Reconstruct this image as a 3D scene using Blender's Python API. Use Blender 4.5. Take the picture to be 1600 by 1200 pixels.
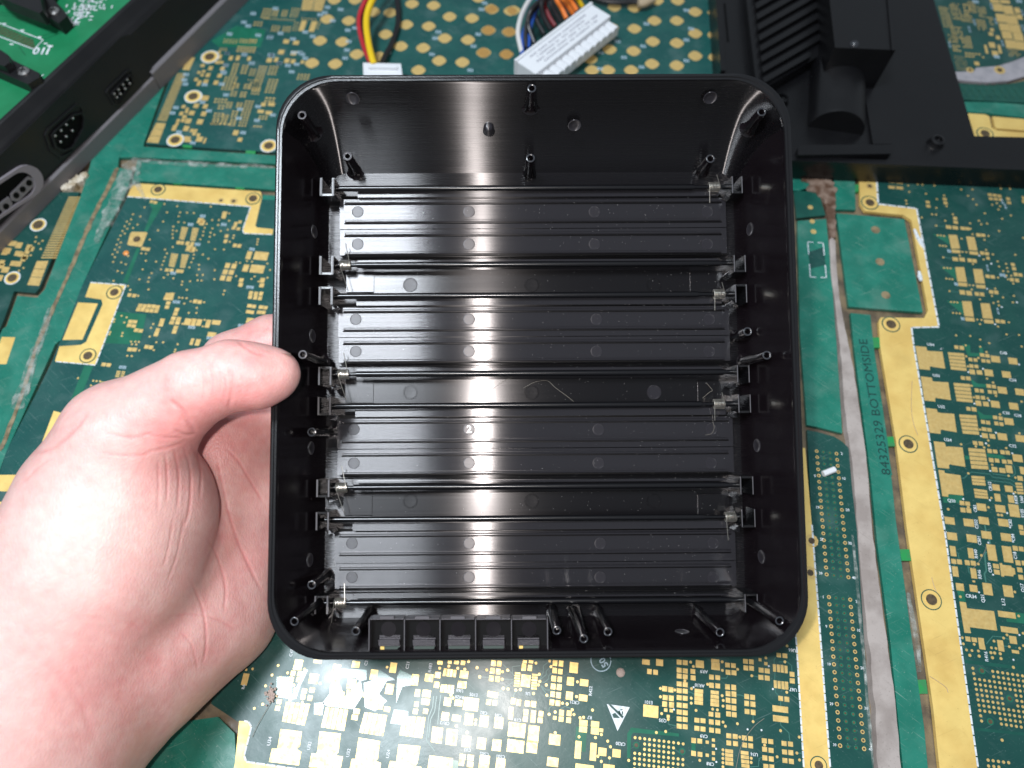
import bpy, bmesh, math, random
import numpy as np
from mathutils import Vector, Matrix, noise
random.seed(7)
for o in list(bpy.data.objects): bpy.data.objects.remove(o)
scene = bpy.context.scene
COL = scene.collection

# ------------------------------------------------------------------ camera, world, lamps, exposure
F_PX = 1109.0; TILT = math.radians(25.5); CAM_H = 0.263
cam_d = bpy.data.cameras.new("camera"); cam = bpy.data.objects.new("camera", cam_d); COL.objects.link(cam)
cam.location = (0, 0, CAM_H); cam.rotation_euler = (TILT, 0, 0)
cam_d.sensor_width = 36; cam_d.lens = 36 * F_PX / 1600
cam_d.clip_start = 0.01; cam_d.clip_end = 20
cam_d.dof.use_dof = True; cam_d.dof.focus_distance = 0.228; cam_d.dof.aperture_fstop = 9.5
scene.camera = cam
scene.view_settings.view_transform = 'Standard'; scene.view_settings.look = 'None'
scene.view_settings.exposure = 0.0; scene.view_settings.gamma = 1.0

world = bpy.data.worlds.new("World"); scene.world = world; world.use_nodes = True
bg = world.node_tree.nodes["Background"]; bg.inputs[0].default_value = (0.80, 0.9, 1.0, 1); bg.inputs[1].default_value = 0.27

CAMM = Matrix.Translation((0, 0, CAM_H)) @ Matrix.Rotation(TILT, 4, 'X')
def area(name, loc, target, sx, sy, power, color):
    d = bpy.data.lights.new(name, 'AREA'); d.shape = 'RECTANGLE'; d.size = sx; d.size_y = sy; d.energy = power; d.color = color
    o = bpy.data.objects.new(name, d); COL.objects.link(o); o.location = loc
    o.rotation_euler = (Vector(target) - Vector(loc)).to_track_quat('-Z', 'Y').to_euler(); return o
# the phone's own flash next to the lens, and the bench lamp overhead to the left
fl = CAMM @ Vector((-0.0175, 0.004, 0.004))
area("phone_flash", fl, CAMM @ Vector((-0.01, 0, -0.25)), 0.006, 0.006, 0.47, (1.0, 0.93, 0.90))
area("bench_lamp", (-0.275, 0.075, 1.05), (-0.02, 0.12, 0), 0.20, 0.25, 12.0, (0.84, 0.92, 1.0))

# ------------------------------------------------------------------ geometry of the picture: pixel ray -> real plane
Rm = np.array(CAMM.to_3x3()); Cv = np.array([0, 0, CAM_H])
def ray(x, y): return Rm @ np.array([(x - 800) / F_PX, (600 - y) / F_PX, -1.0])
def P(x, y, z=0.0):
    d = ray(x, y); t = (z - CAM_H) / d[2]; p = Cv + t * d
    return Vector((p[0], p[1], z))
def RP(x, y, p0, n):
    d = ray(x, y); p0 = np.array(p0); n = np.array(n); t = ((p0 - Cv) @ n) / (d @ n); return Vector(Cv + t * d)
def Zm(ox, oy, s): return lambda x, y: (ox + x / s, oy + y / s)
def nums(s): return [tuple(float(v) for v in e.split()) for e in s.replace('\n', ';').split(';') if e.strip()]

# ------------------------------------------------------------------ object helpers
def thing(name, label, cat, loc=(0, 0, 0), group=None):
    o = bpy.data.objects.new(name, None); COL.objects.link(o); o.location = loc; o.empty_display_size = 0.01
    o['label'] = label; o['category'] = cat
    if group: o['group'] = group
    return o
def tag(o, label=None, cat=None, group=None, kind=None):
    for k, v in (('label', label), ('category', cat), ('group', group), ('kind', kind)):
        if v: o[k] = v
    return o
def wloc(o):
    v = Vector((0, 0, 0))
    while o is not None: v += o.location; o = o.parent
    return v
class MB:
    def __init__(s): s.v = []; s.f = []; s.m = []
    def add(s, vs, fs, mi=0):
        b = len(s.v); s.v += [tuple(v) for v in vs]; s.f += [tuple(i + b for i in f) for f in fs]; s.m += [mi] * len(fs)
    def prism(s, poly, z0, z1, mi=0, bottom=False):
        """poly: list of (x,y) or Vector; vertical prism in the local frame"""
        a = sum(poly[i][0] * poly[(i + 1) % len(poly)][1] - poly[(i + 1) % len(poly)][0] * poly[i][1] for i in range(len(poly)))
        if a < 0: poly = poly[::-1]
        n = len(poly); vs = [(p[0], p[1], z1) for p in poly] + [(p[0], p[1], z0) for p in poly]
        fs = [tuple(range(n))] + [(i, i + n, (i + 1) % n + n, (i + 1) % n) for i in range(n)]
        if bottom: fs.append(tuple(range(2 * n - 1, n - 1, -1)))
        s.add(vs, fs, mi)
    def box(s, x0, y0, z0, x1, y1, z1, mi=0):
        x0, x1 = sorted((x0, x1)); y0, y1 = sorted((y0, y1))
        s.prism([(x0, y0), (x1, y0), (x1, y1), (x0, y1)], z0, z1, mi, True)
    def tube(s, pts, r, n=8, mi=0, cap=True):
        pts = [Vector(p) for p in pts]; rs = r if isinstance(r, (list, tuple)) else [r] * len(pts)
        up = Vector((0, 0, 1)); t0 = (pts[1] - pts[0]).normalized()
        if abs(t0.dot(up)) > .95: up = Vector((1, 0, 0))
        u = (up - t0 * up.dot(t0)).normalized(); rings = []
        for i, p in enumerate(pts):
            t = (pts[min(i + 1, len(pts) - 1)] - pts[max(i - 1, 0)]).normalized()
            u = (u - t * u.dot(t)).normalized(); w = t.cross(u)
            rings.append([p + (u * math.cos(2 * math.pi * k / n) + w * math.sin(2 * math.pi * k / n)) * rs[i] for k in range(n)])
        vs = [v for rg in rings for v in rg]; fs = []
        for i in range(len(pts) - 1):
            for k in range(n):
                fs.append((i * n + k, i * n + (k + 1) % n, (i + 1) * n + (k + 1) % n, (i + 1) * n + k))
        if cap: fs += [tuple(range(n - 1, -1, -1)), tuple((len(pts) - 1) * n + k for k in range(n))]
        s.add(vs, fs, mi)
    def lathe(s, c, prof, n=16, mi=0):
        """prof: list of (r,z) going up; axis local z at c"""
        vs = [(c[0] + r * math.cos(2 * math.pi * k / n), c[1] + r * math.sin(2 * math.pi * k / n), c[2] + z) for r, z in prof for k in range(n)]
        fs = []
        for i in range(len(prof) - 1):
            for k in range(n): fs.append((i * n + k, i * n + (k + 1) % n, (i + 1) * n + (k + 1) % n, (i + 1) * n + k))
        fs.append(tuple((len(prof) - 1) * n + k for k in range(n)))
        s.add(vs, fs, mi)
    def strip(s, pts, w, z, mi=0):
        pts = [Vector((p[0], p[1])) for p in pts]; L = []; R = []
        for i, p in enumerate(pts):
            t = (pts[min(i + 1, len(pts) - 1)] - pts[max(i - 1, 0)]).normalized(); nrm = Vector((-t.y, t.x)) * w / 2
            L.append((*(p + nrm), z)); R.append((*(p - nrm), z))
        n = len(pts); s.add(L + R, [(i, i + n, i + n + 1, i + 1) for i in range(n - 1)], mi)
    def build(s, name, mats, parent=None, smooth=False, world=False, sharp=35):
        """world=True: vertices are in world axes, shifted to the parent's position"""
        off = wloc(parent) if (world and parent is not None) else Vector((0, 0, 0))
        me = bpy.data.meshes.new(name)
        me.from_pydata([tuple(Vector(v) - off) for v in s.v], [], s.f)
        mats = mats if isinstance(mats, (list, tuple)) else [mats]
        for m in mats: me.materials.append(m)
        for i, p in enumerate(me.polygons): p.material_index = s.m[i]; p.use_smooth = smooth
        me.validate(); me.update()
        if smooth:
            me.set_sharp_from_angle(angle=math.radians(sharp))
        o = bpy.data.objects.new(name, me); COL.objects.link(o)
        if parent is not None: o.parent = parent
        return o
def place(name, me, parent, loc, rotz=0, scale=(1, 1, 1)):
    o = bpy.data.objects.new(name, me); COL.objects.link(o); o.parent = parent
    o.location = loc; o.rotation_euler = (0, 0, rotz); o.scale = scale; return o
def text_mesh(txt, size, bold=0.0, rough_res=2):
    cu = bpy.data.curves.new("print", 'FONT'); cu.body = txt; cu.size = size; cu.align_x = 'CENTER'; cu.align_y = 'CENTER'
    cu.offset = bold * size; cu.resolution_u = rough_res
    ob = bpy.data.objects.new("print", cu); COL.objects.link(ob)
    dg = bpy.context.evaluated_depsgraph_get(); me = bpy.data.meshes.new_from_object(ob.evaluated_get(dg))
    vs = [v.co.copy() for v in me.vertices]; fs = [tuple(p.vertices) for p in me.polygons]
    bpy.data.objects.remove(ob); bpy.data.curves.remove(cu); bpy.data.meshes.remove(me)
    return vs, fs
def bez(pts, n=24):
    """Catmull-Rom through pts"""
    pts = [Vector(p) for p in pts]; q = [2 * pts[0] - pts[1]] + pts + [2 * pts[-1] - pts[-2]]; out = []
    for i in range(1, len(q) - 2):
        for k in range(n):
            t = k / n; a, b, c, d = q[i - 1], q[i], q[i + 1], q[i + 2]
            out.append(.5 * ((2 * b) + (c - a) * t + (2 * a - 5 * b + 4 * c - d) * t * t + (3 * b - a - 3 * c + d) * t ** 3))
    return out + [pts[-1]]

# ------------------------------------------------------------------ materials
def mat(name, base, rough=.5, metal=0., spec=.5, var=None, bump=None, rvar=None, sss=None, coat=0, trans=0, streak=None, aniso=None, alpha=None, scr=None):
    m = bpy.data.materials.new(name); m.use_nodes = True; nt = m.node_tree; N = nt.nodes; L = nt.links
    b = N["Principled BSDF"]; b.inputs["Base Color"].default_value = (*base, 1); b.inputs["Roughness"].default_value = rough
    b.inputs["Metallic"].default_value = metal; b.inputs["Specular IOR Level"].default_value = spec
    b.inputs["Coat Weight"].default_value = coat; b.inputs["Coat Roughness"].default_value = .15
    b.inputs["Transmission Weight"].default_value = trans
    if alpha is not None: b.inputs["Alpha"].default_value = alpha
    geo = N.new("ShaderNodeNewGeometry"); pos = geo.outputs["Position"]
    def nz(scale, detail=4, vec=None, rg=.55):
        t = N.new("ShaderNodeTexNoise"); t.inputs["Scale"].default_value = scale; t.inputs["Detail"].default_value = detail
        t.inputs["Roughness"].default_value = rg; L.new(vec or pos, t.inputs["Vector"]); return t.outputs["Fac"]
    def mr(src, a, c, d, e):
        t = N.new("ShaderNodeMapRange"); t.inputs[1].default_value = a; t.inputs[2].default_value = c; t.inputs[3].default_value = d; t.inputs[4].default_value = e
        L.new(src, t.inputs[0]); return t.outputs[0]
    if var:   # (scale, second colour[, lo, hi])
        mx = N.new("ShaderNodeMix"); mx.data_type = 'RGBA'; mx.inputs[6].default_value = (*base, 1); mx.inputs[7].default_value = (*var[1], 1)
        lo, hi = (var[2], var[3]) if len(var) > 3 else (.42, .62)
        L.new(mr(nz(var[0]), lo, hi, 0, 1), mx.inputs[0]); L.new(mx.outputs[2], b.inputs["Base Color"])
    if rvar: L.new(mr(nz(rvar[0]), .35, .65, rvar[1], rvar[2]), b.inputs["Roughness"])
    h = None
    if bump: h = nz(bump[0], 5)
    if streak:  # (axis vector scale tuple, strength): brushed relief
        mp = N.new("ShaderNodeMapping"); mp.inputs["Scale"].default_value = streak[0]
        tc = N.new("ShaderNodeTexCoord"); L.new(tc.outputs["Object"], mp.inputs["Vector"]); h = nz(1, 3, mp.outputs["Vector"], .7)
        bump = (0, streak[1], streak[2])
    if h is not None:
        bn = N.new("ShaderNodeBump"); bn.inputs["Strength"].default_value = bump[1]; bn.inputs["Distance"].default_value = bump[2] if len(bump) > 2 else .0003
        L.new(h, bn.inputs["Height"]); L.new(bn.outputs["Normal"], b.inputs["Normal"])
    if aniso:
        b.inputs["Anisotropic"].default_value = aniso
        vt = N.new("ShaderNodeVectorTransform"); vt.vector_type = 'VECTOR'; vt.convert_from = 'OBJECT'; vt.convert_to = 'WORLD'
        vt.inputs[0].default_value = (0, 1, 0); L.new(vt.outputs[0], b.inputs["Tangent"])
    if sss:
        b.inputs["Subsurface Weight"].default_value = sss[0]; b.inputs["Subsurface Radius"].default_value = sss[1]; b.inputs["Subsurface Scale"].default_value = sss[2]
    return m
def brushed(name, base, lng, sht, ior=1.52, bump=(0, 0)):
    """dielectric black plastic whose gloss is spread along the tray's length by fine cross brushing"""
    m = bpy.data.materials.new(name); m.use_nodes = True; nt = m.node_tree; N = nt.nodes; L = nt.links
    N.remove(N["Principled BSDF"]); out = N["Material Output"]
    df = N.new("ShaderNodeBsdfDiffuse"); df.inputs[0].default_value = (*base, 1)
    gl = N.new("ShaderNodeBsdfAnisotropic"); gl.distribution = 'GGX'; gl.inputs["Color"].default_value = (1, .97, .97, 1)
    r2 = math.sqrt(lng * sht); gl.inputs["Anisotropy"].default_value = 1 - sht / r2
    tc = N.new("ShaderNodeTexCoord")
    def nz(sc, det):
        mp = N.new("ShaderNodeMapping"); mp.inputs["Scale"].default_value = sc; L.new(tc.outputs["Object"], mp.inputs["Vector"])
        t = N.new("ShaderNodeTexNoise"); t.inputs["Scale"].default_value = 1; t.inputs["Detail"].default_value = det; L.new(mp.outputs["Vector"], t.inputs["Vector"]); return t.outputs["Fac"]
    mr = N.new("ShaderNodeMapRange"); mr.inputs[1].default_value = .3; mr.inputs[2].default_value = .7; mr.inputs[3].default_value = math.sqrt(r2) * .95; mr.inputs[4].default_value = math.sqrt(r2) * 1.06
    L.new(nz((25, 1400, 1400), 4), mr.inputs[0]); L.new(mr.outputs[0], gl.inputs["Roughness"])
    vt = N.new("ShaderNodeVectorTransform"); vt.vector_type = 'VECTOR'; vt.convert_from = 'OBJECT'; vt.convert_to = 'WORLD'; vt.inputs[0].default_value = (1, 0, 0); L.new(vt.outputs[0], gl.inputs["Tangent"])
    fr = N.new("ShaderNodeFresnel"); fr.inputs[0].default_value = ior; mx = N.new("ShaderNodeMixShader")
    bn = N.new("ShaderNodeBump"); bn.inputs["Strength"].default_value = bump[0]; bn.inputs["Distance"].default_value = bump[1]
    L.new(nz((4, 2600, 2600), 3), bn.inputs["Height"])
    for s in (df, gl): L.new(bn.outputs["Normal"], s.inputs["Normal"])
    L.new(fr.outputs[0], mx.inputs[0]); L.new(df.outputs[0], mx.inputs[1]); L.new(gl.outputs[0], mx.inputs[2]); L.new(mx.outputs[0], out.inputs[0]); return m
M = {}
M['resin'] = mat("table_resin", (.20, .15, .09), .45, var=(120, (.09, .07, .05)), bump=(300, .4, .0006), rvar=(90, .25, .7))
M['mask'] = mat("dark_solder_mask", (.0088, .058, .050), .34, var=(60, (.012, .070, .058)), bump=(700, .16, .00012), rvar=(45, .24, .40), spec=.43)
M['maskb'] = mat("bluish_solder_mask", (.0085, .070, .065), .32, var=(70, (.012, .085, .075)), bump=(800, .10, .00012), rvar=(60, .24, .42))
M['rail'] = mat("green_laminate", (.012, .15, .105), .36, var=(80, (.02, .19, .135)), bump=(600, .12, .00015), rvar=(120, .22, .5))
M['bright'] = mat("bright_green_edge", (.02, .27, .07), .4, var=(300, (.04, .22, .08)))
M['pour'] = mat("copper_under_mask", (.012, .125, .072), .22, spec=.7, var=(150, (.016, .15, .09)))
M['dimpour'] = mat("dim_copper_under_mask", (.008, .072, .055), .3, var=(150, (.011, .09, .066)))
M['trace'] = mat("trace_under_mask", (.055, .17, .14), .3)
M['gold'] = mat("immersion_gold", (.84, .61, .24), .36, metal=.50, var=(900, (.75, .51, .18), .35, .7), bump=(2500, .15, .00006), rvar=(500, .32, .5))
M['goldb'] = mat("gold_border_plating", (.88, .64, .21), .40, metal=.25, var=(70, (.78, .53, .16), .4, .65), bump=(1800, .12, .00006), rvar=(200, .32, .52))
M['silk'] = mat("white_silkscreen", (.72, .76, .78), .5, var=(700, (.5, .56, .6)))
M['silkdim'] = mat("pale_blue_silkscreen", (.36, .50, .58), .5)
M['hole'] = mat("drilled_hole", (.10, .07, .035), .6, var=(800, (.05, .035, .02)))
M['groove'] = mat("routed_groove_resin", (.27, .21, .12), .38, var=(250, (.13, .10, .06)), bump=(500, .5, .0005), rvar=(200, .2, .6))
M['white'] = mat("white_filler", (.40, .355, .33), .4, var=(90, (.29, .25, .23)), bump=(300, .25, .0004), rvar=(80, .25, .5))
M['clear'] = mat("cloudy_resin", (.62, .64, .60), .25, var=(200, (.34, .40, .36)), bump=(260, .6, .0008), alpha=.30)
def patchy(m, scale, lo, hi):
    nt = m.node_tree; N, L = nt.nodes, nt.links; g = N.new("ShaderNodeNewGeometry"); t = N.new("ShaderNodeTexNoise"); t.inputs["Scale"].default_value = scale; t.inputs["Detail"].default_value = 6; t.inputs["Roughness"].default_value = .7
    L.new(g.outputs["Position"], t.inputs["Vector"]); r = N.new("ShaderNodeMapRange"); r.inputs[1].default_value = .42; r.inputs[2].default_value = .66; r.inputs[3].default_value = lo; r.inputs[4].default_value = hi
    L.new(t.outputs["Fac"], r.inputs[0]); L.new(r.outputs[0], N["Principled BSDF"].inputs["Alpha"])
patchy(M['clear'], 220, .06, .62)
def scuff(m, col, specks=.35, streaks=.3, ang=.7):
    """pale dust specks and fine scratches rubbed into a surface"""
    nt = m.node_tree; N, L = nt.nodes, nt.links; b = N["Principled BSDF"]; g = N.new("ShaderNodeNewGeometry"); src = b.inputs["Base Color"].links[0].from_socket
    for k, (sc, rot, lo, hi, amt) in enumerate((((1500, 1500, 1500), 0, .66, .74, specks), ((90, 2600, 90), ang, .64, .74, streaks), ((2400, 70, 90), ang + .5, .66, .76, streaks), ((70, 70, 70), 0, .56, .80, specks * .45))):
        mp = N.new("ShaderNodeMapping"); mp.inputs["Scale"].default_value = sc; mp.inputs["Location"].default_value = (k * 3.1, k, 0); rt = N.new("ShaderNodeVectorRotate"); rt.rotation_type = 'Z_AXIS'; rt.inputs["Angle"].default_value = rot
        L.new(g.outputs["Position"], rt.inputs["Vector"]); L.new(rt.outputs[0], mp.inputs["Vector"])
        t = N.new("ShaderNodeTexNoise"); t.inputs["Scale"].default_value = 1; t.inputs["Detail"].default_value = 2; L.new(mp.outputs["Vector"], t.inputs["Vector"])
        r = N.new("ShaderNodeMapRange"); r.inputs[1].default_value = lo; r.inputs[2].default_value = hi; r.inputs[3].default_value = 0; r.inputs[4].default_value = amt; L.new(t.outputs["Fac"], r.inputs[0])
        mx = N.new("ShaderNodeMix"); mx.data_type = 'RGBA'; L.new(r.outputs[0], mx.inputs[0]); L.new(src, mx.inputs[6]); mx.inputs[7].default_value = (*col, 1); src = mx.outputs[2]
    L.new(src, b.inputs["Base Color"])
scuff(M['rail'], (.34, .44, .38), .45, .40); scuff(M['mask'], (.25, .34, .33), .35, .26); scuff(M['maskb'], (.27, .36, .35), .40, .30)
scuff(M['goldb'], (.34, .22, .08), .35, .25); scuff(M['white'], (.12, .10, .08), .5, .3)
M['brown'] = mat("burnt_brown", (.10, .055, .035), .35, var=(200, (.25, .18, .14)), bump=(250, .6, .001))
M['grey_ring'] = mat("grey_ring", (.36, .34, .36), .6, var=(200, (.29, .28, .30)))
M['ink'] = mat("dark_print", (.004, .040, .034), .5)
def black(name, c=(.0045, .0042, .0052), r=.22, **k): return mat(name, c, r, **k)
M['bl_wall'] = brushed("glossy_black_case", (.0036, .0032, .0040), .50, .0105, 1.72, (.5, .000018))
M['bl_gloss'] = black("polished_black_wall", (.0062, .0045, .0058), .17, spec=.6, bump=(60, .08, .0006), rvar=(70, .12, .26))
M['bl_bar'] = brushed("floor_bar_plastic", (.0034, .0030, .0037), .11, .020, 1.56, (.5, .000012))
M['bl_flap'] = brushed("satin_black_flap", (.0125, .0117, .0142), .25, .0105, 1.75, (.5, .000014))
M['bl_rod'] = black("black_rod", (.004, .004, .005), .20, spec=.5)
M['bl_rim'] = black("black_rim", (.006, .006, .007), .26, spec=.5, bump=(2500, .3, .0001))
M['bl_mark'] = brushed("ejector_mark_plastic", (.0165, .0155, .019), .34, .05, 1.6, (.4, .00003))
M['bl_matte'] = black("matte_black_plastic", (.0060, .0060, .0070), .42, bump=(1500, .3, .00012), rvar=(40, .34, .5))
M['bl_cover'] = black("scuffed_black_cover", (.0042, .0042, .0050), .30, bump=(900, .3, .00015), rvar=(30, .24, .42))
M['recess_shade'] = black("black_recess_shade", (.0025, .0025, .0028), .5, spec=.12)  # near-black colour stands in for shade inside recesses, holes and gaps
M['worn_glint'] = black("worn_glint_plastic_edge", (.075, .072, .08), .4, bump=(2000, .3, .0001))  # paler black: edge wear, with glints put into the colour too
M['post'] = black("post_tip_plastic", (.028, .030, .035), .22)
M['ribbed'] = black("grey_window_insert", (.055, .052, .06), .45, bump=(3000, .6, .0002))
M['trim'] = mat("grey_trim_plastic", (.16, .15, .16), .5, bump=(1500, .2, .0001))
M['lgrey'] = mat("light_grey_plastic", (.21, .19, .21), .5)
M['pcb'] = mat("bright_green_mainboard", (.008, .17, .065), .4, var=(80, (.011, .20, .08)))
M['steel'] = mat("steel", (.62, .60, .58), .28, metal=1)
M['spring'] = mat("brassy_spring_wire", (.52, .50, .45), .32, metal=.9)
M['dark_reflection'] = mat("dark_slot_reflection", (.10, .13, .12), .35, metal=.6)  # colour of the reflection painted into the tray's slots
M['nylon'] = mat("white_nylon", (.70, .72, .75), .45, sss=(.1, (.003, .003, .003), .5), bump=(800, .1, .0001))
M['print'] = mat("grey_print", (.22, .22, .27), .6)
for nm, c in (('w_red', (.42, .02, .03)), ('w_black', (.012, .012, .014)), ('w_yellow', (.75, .50, .01)), ('w_orange', (.80, .20, .03)), ('w_blue', (.02, .09, .42)), ('w_white', (.65, .64, .62)), ('w_dred', (.16, .015, .02)), ('w_tan', (.42, .33, .22))):
    M[nm] = mat(nm + "_insulation", c, .4)
M['orange'] = mat("orange_solder_mask_blob", (.75, .28, .06), .3)
M['lint'] = mat("pale_lint", (.48, .38, .33), .9, bump=(1500, .8, .0006))
M['hairm'] = mat("pale_fibre", (.26, .24, .20), .5)
M['dust'] = mat("pale_dust", (.55, .53, .52), .8)
M['gum'] = mat("dried_glue", (.62, .56, .46), .4, var=(200, (.3, .22, .12)), bump=(300, .6, .001))

# ------------------------------------------------------------------ bench and circuit boards
ZT = -0.0022
tb = MB(); tb.box(-.75, -.55, -.032, .75, .9, ZT); tbo = tb.build('table_top', M['resin']); tag(tbo, kind='structure')

UPAD = bpy.data.meshes.new("gold_pad"); _m = MB(); _m.prism([(-.5, -.5), (.5, -.5), (.5, .5), (-.5, .5)], 0, 1)
UPAD.from_pydata(_m.v, [], _m.f); UPAD.materials.append(M['gold'])
ZP = .00009; ZPOUR = .00004; ZTR = .00005; ZSILK = .00012
def scales(x, y):
    return (P(x + .5, y) - P(x - .5, y)).length, (P(x, y + .5) - P(x, y - .5)).length
class Board:
    def __init__(s, label, cx, cy, yaw):
        s.root = thing('circuit_board', label, 'circuit board', P(cx, cy), 'bare circuit boards glued to the bench top'); s.yaw = math.radians(yaw)
        s.small = MB(); s.via = MB(); s.silk = MB(); s.pours = MB(); s.tr = MB(); s.count = 0; s.vh = MB(); s.seen = {}
    def dup(s, px, py, tol, cv):
        """the crops overlap: build what two of them show only once"""
        for (x, y, c) in s.seen.get((int(px // 20), int(py // 20)), ()):
            if c is not cv and math.hypot(px - x, py - y) < tol: return True
        for i in (-1, 0, 1):
            for j in (-1, 0, 1): s.seen.setdefault((int(px // 20) + i, int(py // 20) + j), []).append((px, py, cv))
        return False
    def poly(s, name, cv, pts, m, z0=-.0016, z1=0., lab=None):
        b = MB(); b.prism([P(*cv(*p)) for p in pts], z0, z1); o = b.build(name, m, s.root, world=True)
        if lab: o['label'] = lab
        return o
    def pads(s, cv, txt, size=9.3):
        for e in nums(txt):
            x, y, w, h = e[:4]; k = cv(1, 0)[0] - cv(0, 0)[0]; px, py = cv(x, y); wx, wy = w * k, h * k
            if s.dup(px, py, 5, cv): continue
            sx, sy = scales(px, py); c = P(px, py) ; W, H_ = wx * sx, wy * sy
            if max(wx, wy) >= size and s.count < 298:
                s.count += 1
                o = place('gold_pad', UPAD, s.root, c - s.root.location, s.yaw, (W, H_, ZP))
            else:
                ca, sa = math.cos(s.yaw), math.sin(s.yaw)
                s.small.prism([(c.x + (a * W * ca - b * H_ * sa) / 2, c.y + (a * W * sa + b * H_ * ca) / 2) for a, b in ((-1, -1), (1, -1), (1, 1), (-1, 1))], 0, ZP * .9)
    def padpoly(s, cv, pts, name='gold_pad'):
        s.count += 1; b = MB(); b.prism([P(*cv(*p)) for p in pts], 0, ZP * 1.05); return b.build(name, M['gold'], s.root, world=True)
    def fingers(s, cv, q, n, gap=.16, vert=False, small=False):
        """q: TL TR BR BL ; rows (or columns when vert) split in n"""
        TL, TR, BR, BL = [P(*cv(*p)) for p in q]
        if vert: TL, TR, BR, BL = TL, BL, BR, TR
        for i in range(n):
            a, b = (i + gap / 2) / n, (i + 1 - gap / 2) / n
            pl = [TL.lerp(BL, a), TR.lerp(BR, a), TR.lerp(BR, b), TL.lerp(BL, b)]
            if small or s.count > 295: s.small.prism(pl, 0, ZP * .95)
            else:
                s.count += 1; m = MB(); m.prism(pl, 0, ZP); m.build('gold_pad', M['gold'], s.root, world=True)
    def vias(s, cv, txt, r=2.1, hole=False):
        for e in nums(txt):
            px, py = cv(e[0], e[1])
            if s.dup(px, py, 4.5, cv): continue
            sx, _ = scales(px, py); c = P(px, py); rr = r * sx * (1 if len(e) < 3 else e[2])
            s.via.prism([(c.x + rr * math.cos(a * math.pi / 5), c.y + rr * math.sin(a * math.pi / 5)) for a in range(10)], 0, ZP)
            if hole:
                rr *= .5
                s.vh.prism([(c.x + rr * math.cos(a * math.pi / 4), c.y + rr * math.sin(a * math.pi / 4)) for a in range(8)], 0, ZP + .00004)
    def dots(s, cv, txt, r=1.5):
        for e in nums(txt):
            px, py = cv(e[0], e[1]); sx, _ = scales(px, py); c = P(px, py); rr = r * sx
            s.silk.prism([(c.x + rr * math.cos(a * math.pi / 4), c.y + rr * math.sin(a * math.pi / 4)) for a in range(8)], 0.00003, ZSILK)
    def text(s, cv, x, y, txt, px, rot=0, mi=0, bold=.02):
        qx, qy = cv(x, y); sx, sy = scales(qx, qy); c = P(qx, qy); sc = (sx + sy) / 2 * px * 1.45
        vs, fs = text_mesh(txt, 1.0, bold); a = s.yaw + math.radians(rot); ca, sa = math.cos(a) * sc, math.sin(a) * sc
        s.silk.add([(c.x + v.x * ca - v.y * sa, c.y + v.x * sa + v.y * ca, ZSILK) for v in vs], fs, mi)
    def smudge(s, cv, txt, n=4):
        """unreadable blurred designators: a few fine strokes"""
        for e in nums(txt):
            px, py = cv(e[0], e[1]); sx, sy = scales(px, py); c = P(px, py); d = s.yaw + (math.radians(e[2]) if len(e) > 2 else 0)
            for i in range(n):
                u = (i - (n - 1) / 2) * 3.0 * sx; cx, cy = c.x + u * math.cos(d), c.y + u * math.sin(d)
                for vv in ((-1, .8), (.6, .8), (0, .7))[:2 + i % 2]:
                    w, h = .9 * sx, 2.3 * sy; ox = vv[0] * .8 * sx
                    s.silk.prism([(cx + ox - w / 2, cy - h), (cx + ox + w / 2, cy - h), (cx + ox + w / 2, cy + h), (cx + ox - w / 2, cy + h)], .00003, ZSILK, 1)
    def trace(s, cv, txt, w=1.5, z=ZTR):
        for line in txt.split('/'):
            pts = [P(*cv(*p)) for p in nums(line)]; sx, _ = scales(*cv(*nums(line)[0])); s.tr.strip(pts, w * sx, z)
    def pour(s, cv, txt, mi=0):
        for line in txt.split('/'):
            b = MB(); b.prism([P(*cv(*p)) for p in nums(line)], 0, ZPOUR); b.build('copper_area', M['dimpour' if mi else 'pour'], s.root, world=True)
    def dashes(s, cv, txt, period=15, duty=.87, w=2.6):
        for line in txt.split('/'):
            q = nums(line)
            for a, b in zip(q, q[1:]):
                pa, pb = cv(*a), cv(*b); n = max(1, round(math.dist(pa, pb) / period))
                A, B = P(*pa), P(*pb); sx, _ = scales(*pa)
                for i in range(n): s.silk.strip([A.lerp(B, i / n), A.lerp(B, (i + duty) / n)], w * sx, ZSILK)
    def ring(s, x, y, r_in, r_out, hole, lit=None):
        """plated mounting hole: annulus outline, collar and drilled hole"""
        sx, sy = scales(x, y); c = P(x, y); k = (sx + sy) / 2
        def circ(r, n=28): return [(c.x + r * k * math.cos(2 * math.pi * a / n), c.y + r * k * math.sin(2 * math.pi * a / n)) for a in range(n)]
        b = MB(); b.prism(circ(r_out), 0, ZP * 1.2, 0); b.prism(circ(r_out - 1.6), 0, ZP * 1.6, 1); b.prism(circ(hole * 1.12), 0, ZP * 2.6, 1); b.prism(circ(hole), 0, ZP * 3.0, 2)
        return b.build('mounting_hole', [M['silk'] if lit else M['dimpour'], M['goldb'], M['hole']], s.root, world=True)
    def finish(s):
        for nm, mb, ms in (('small_pads', s.small, [M['gold']]), ('vias', s.via, [M['gold']]), ('via_holes', s.vh, [M['hole']])):
            if mb.f: tag(mb.build(nm, ms, s.root, world=True), kind='stuff')
        if s.silk.f: tag(s.silk.build('silkscreen_print', [M['silk'], M['silkdim'], M['ink']], s.root, world=True), kind='stuff')
        if s.tr.f: tag(s.tr.build('copper_traces', M['trace'], s.root, world=True), kind='stuff')
I = lambda x, y: (x, y)
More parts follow.
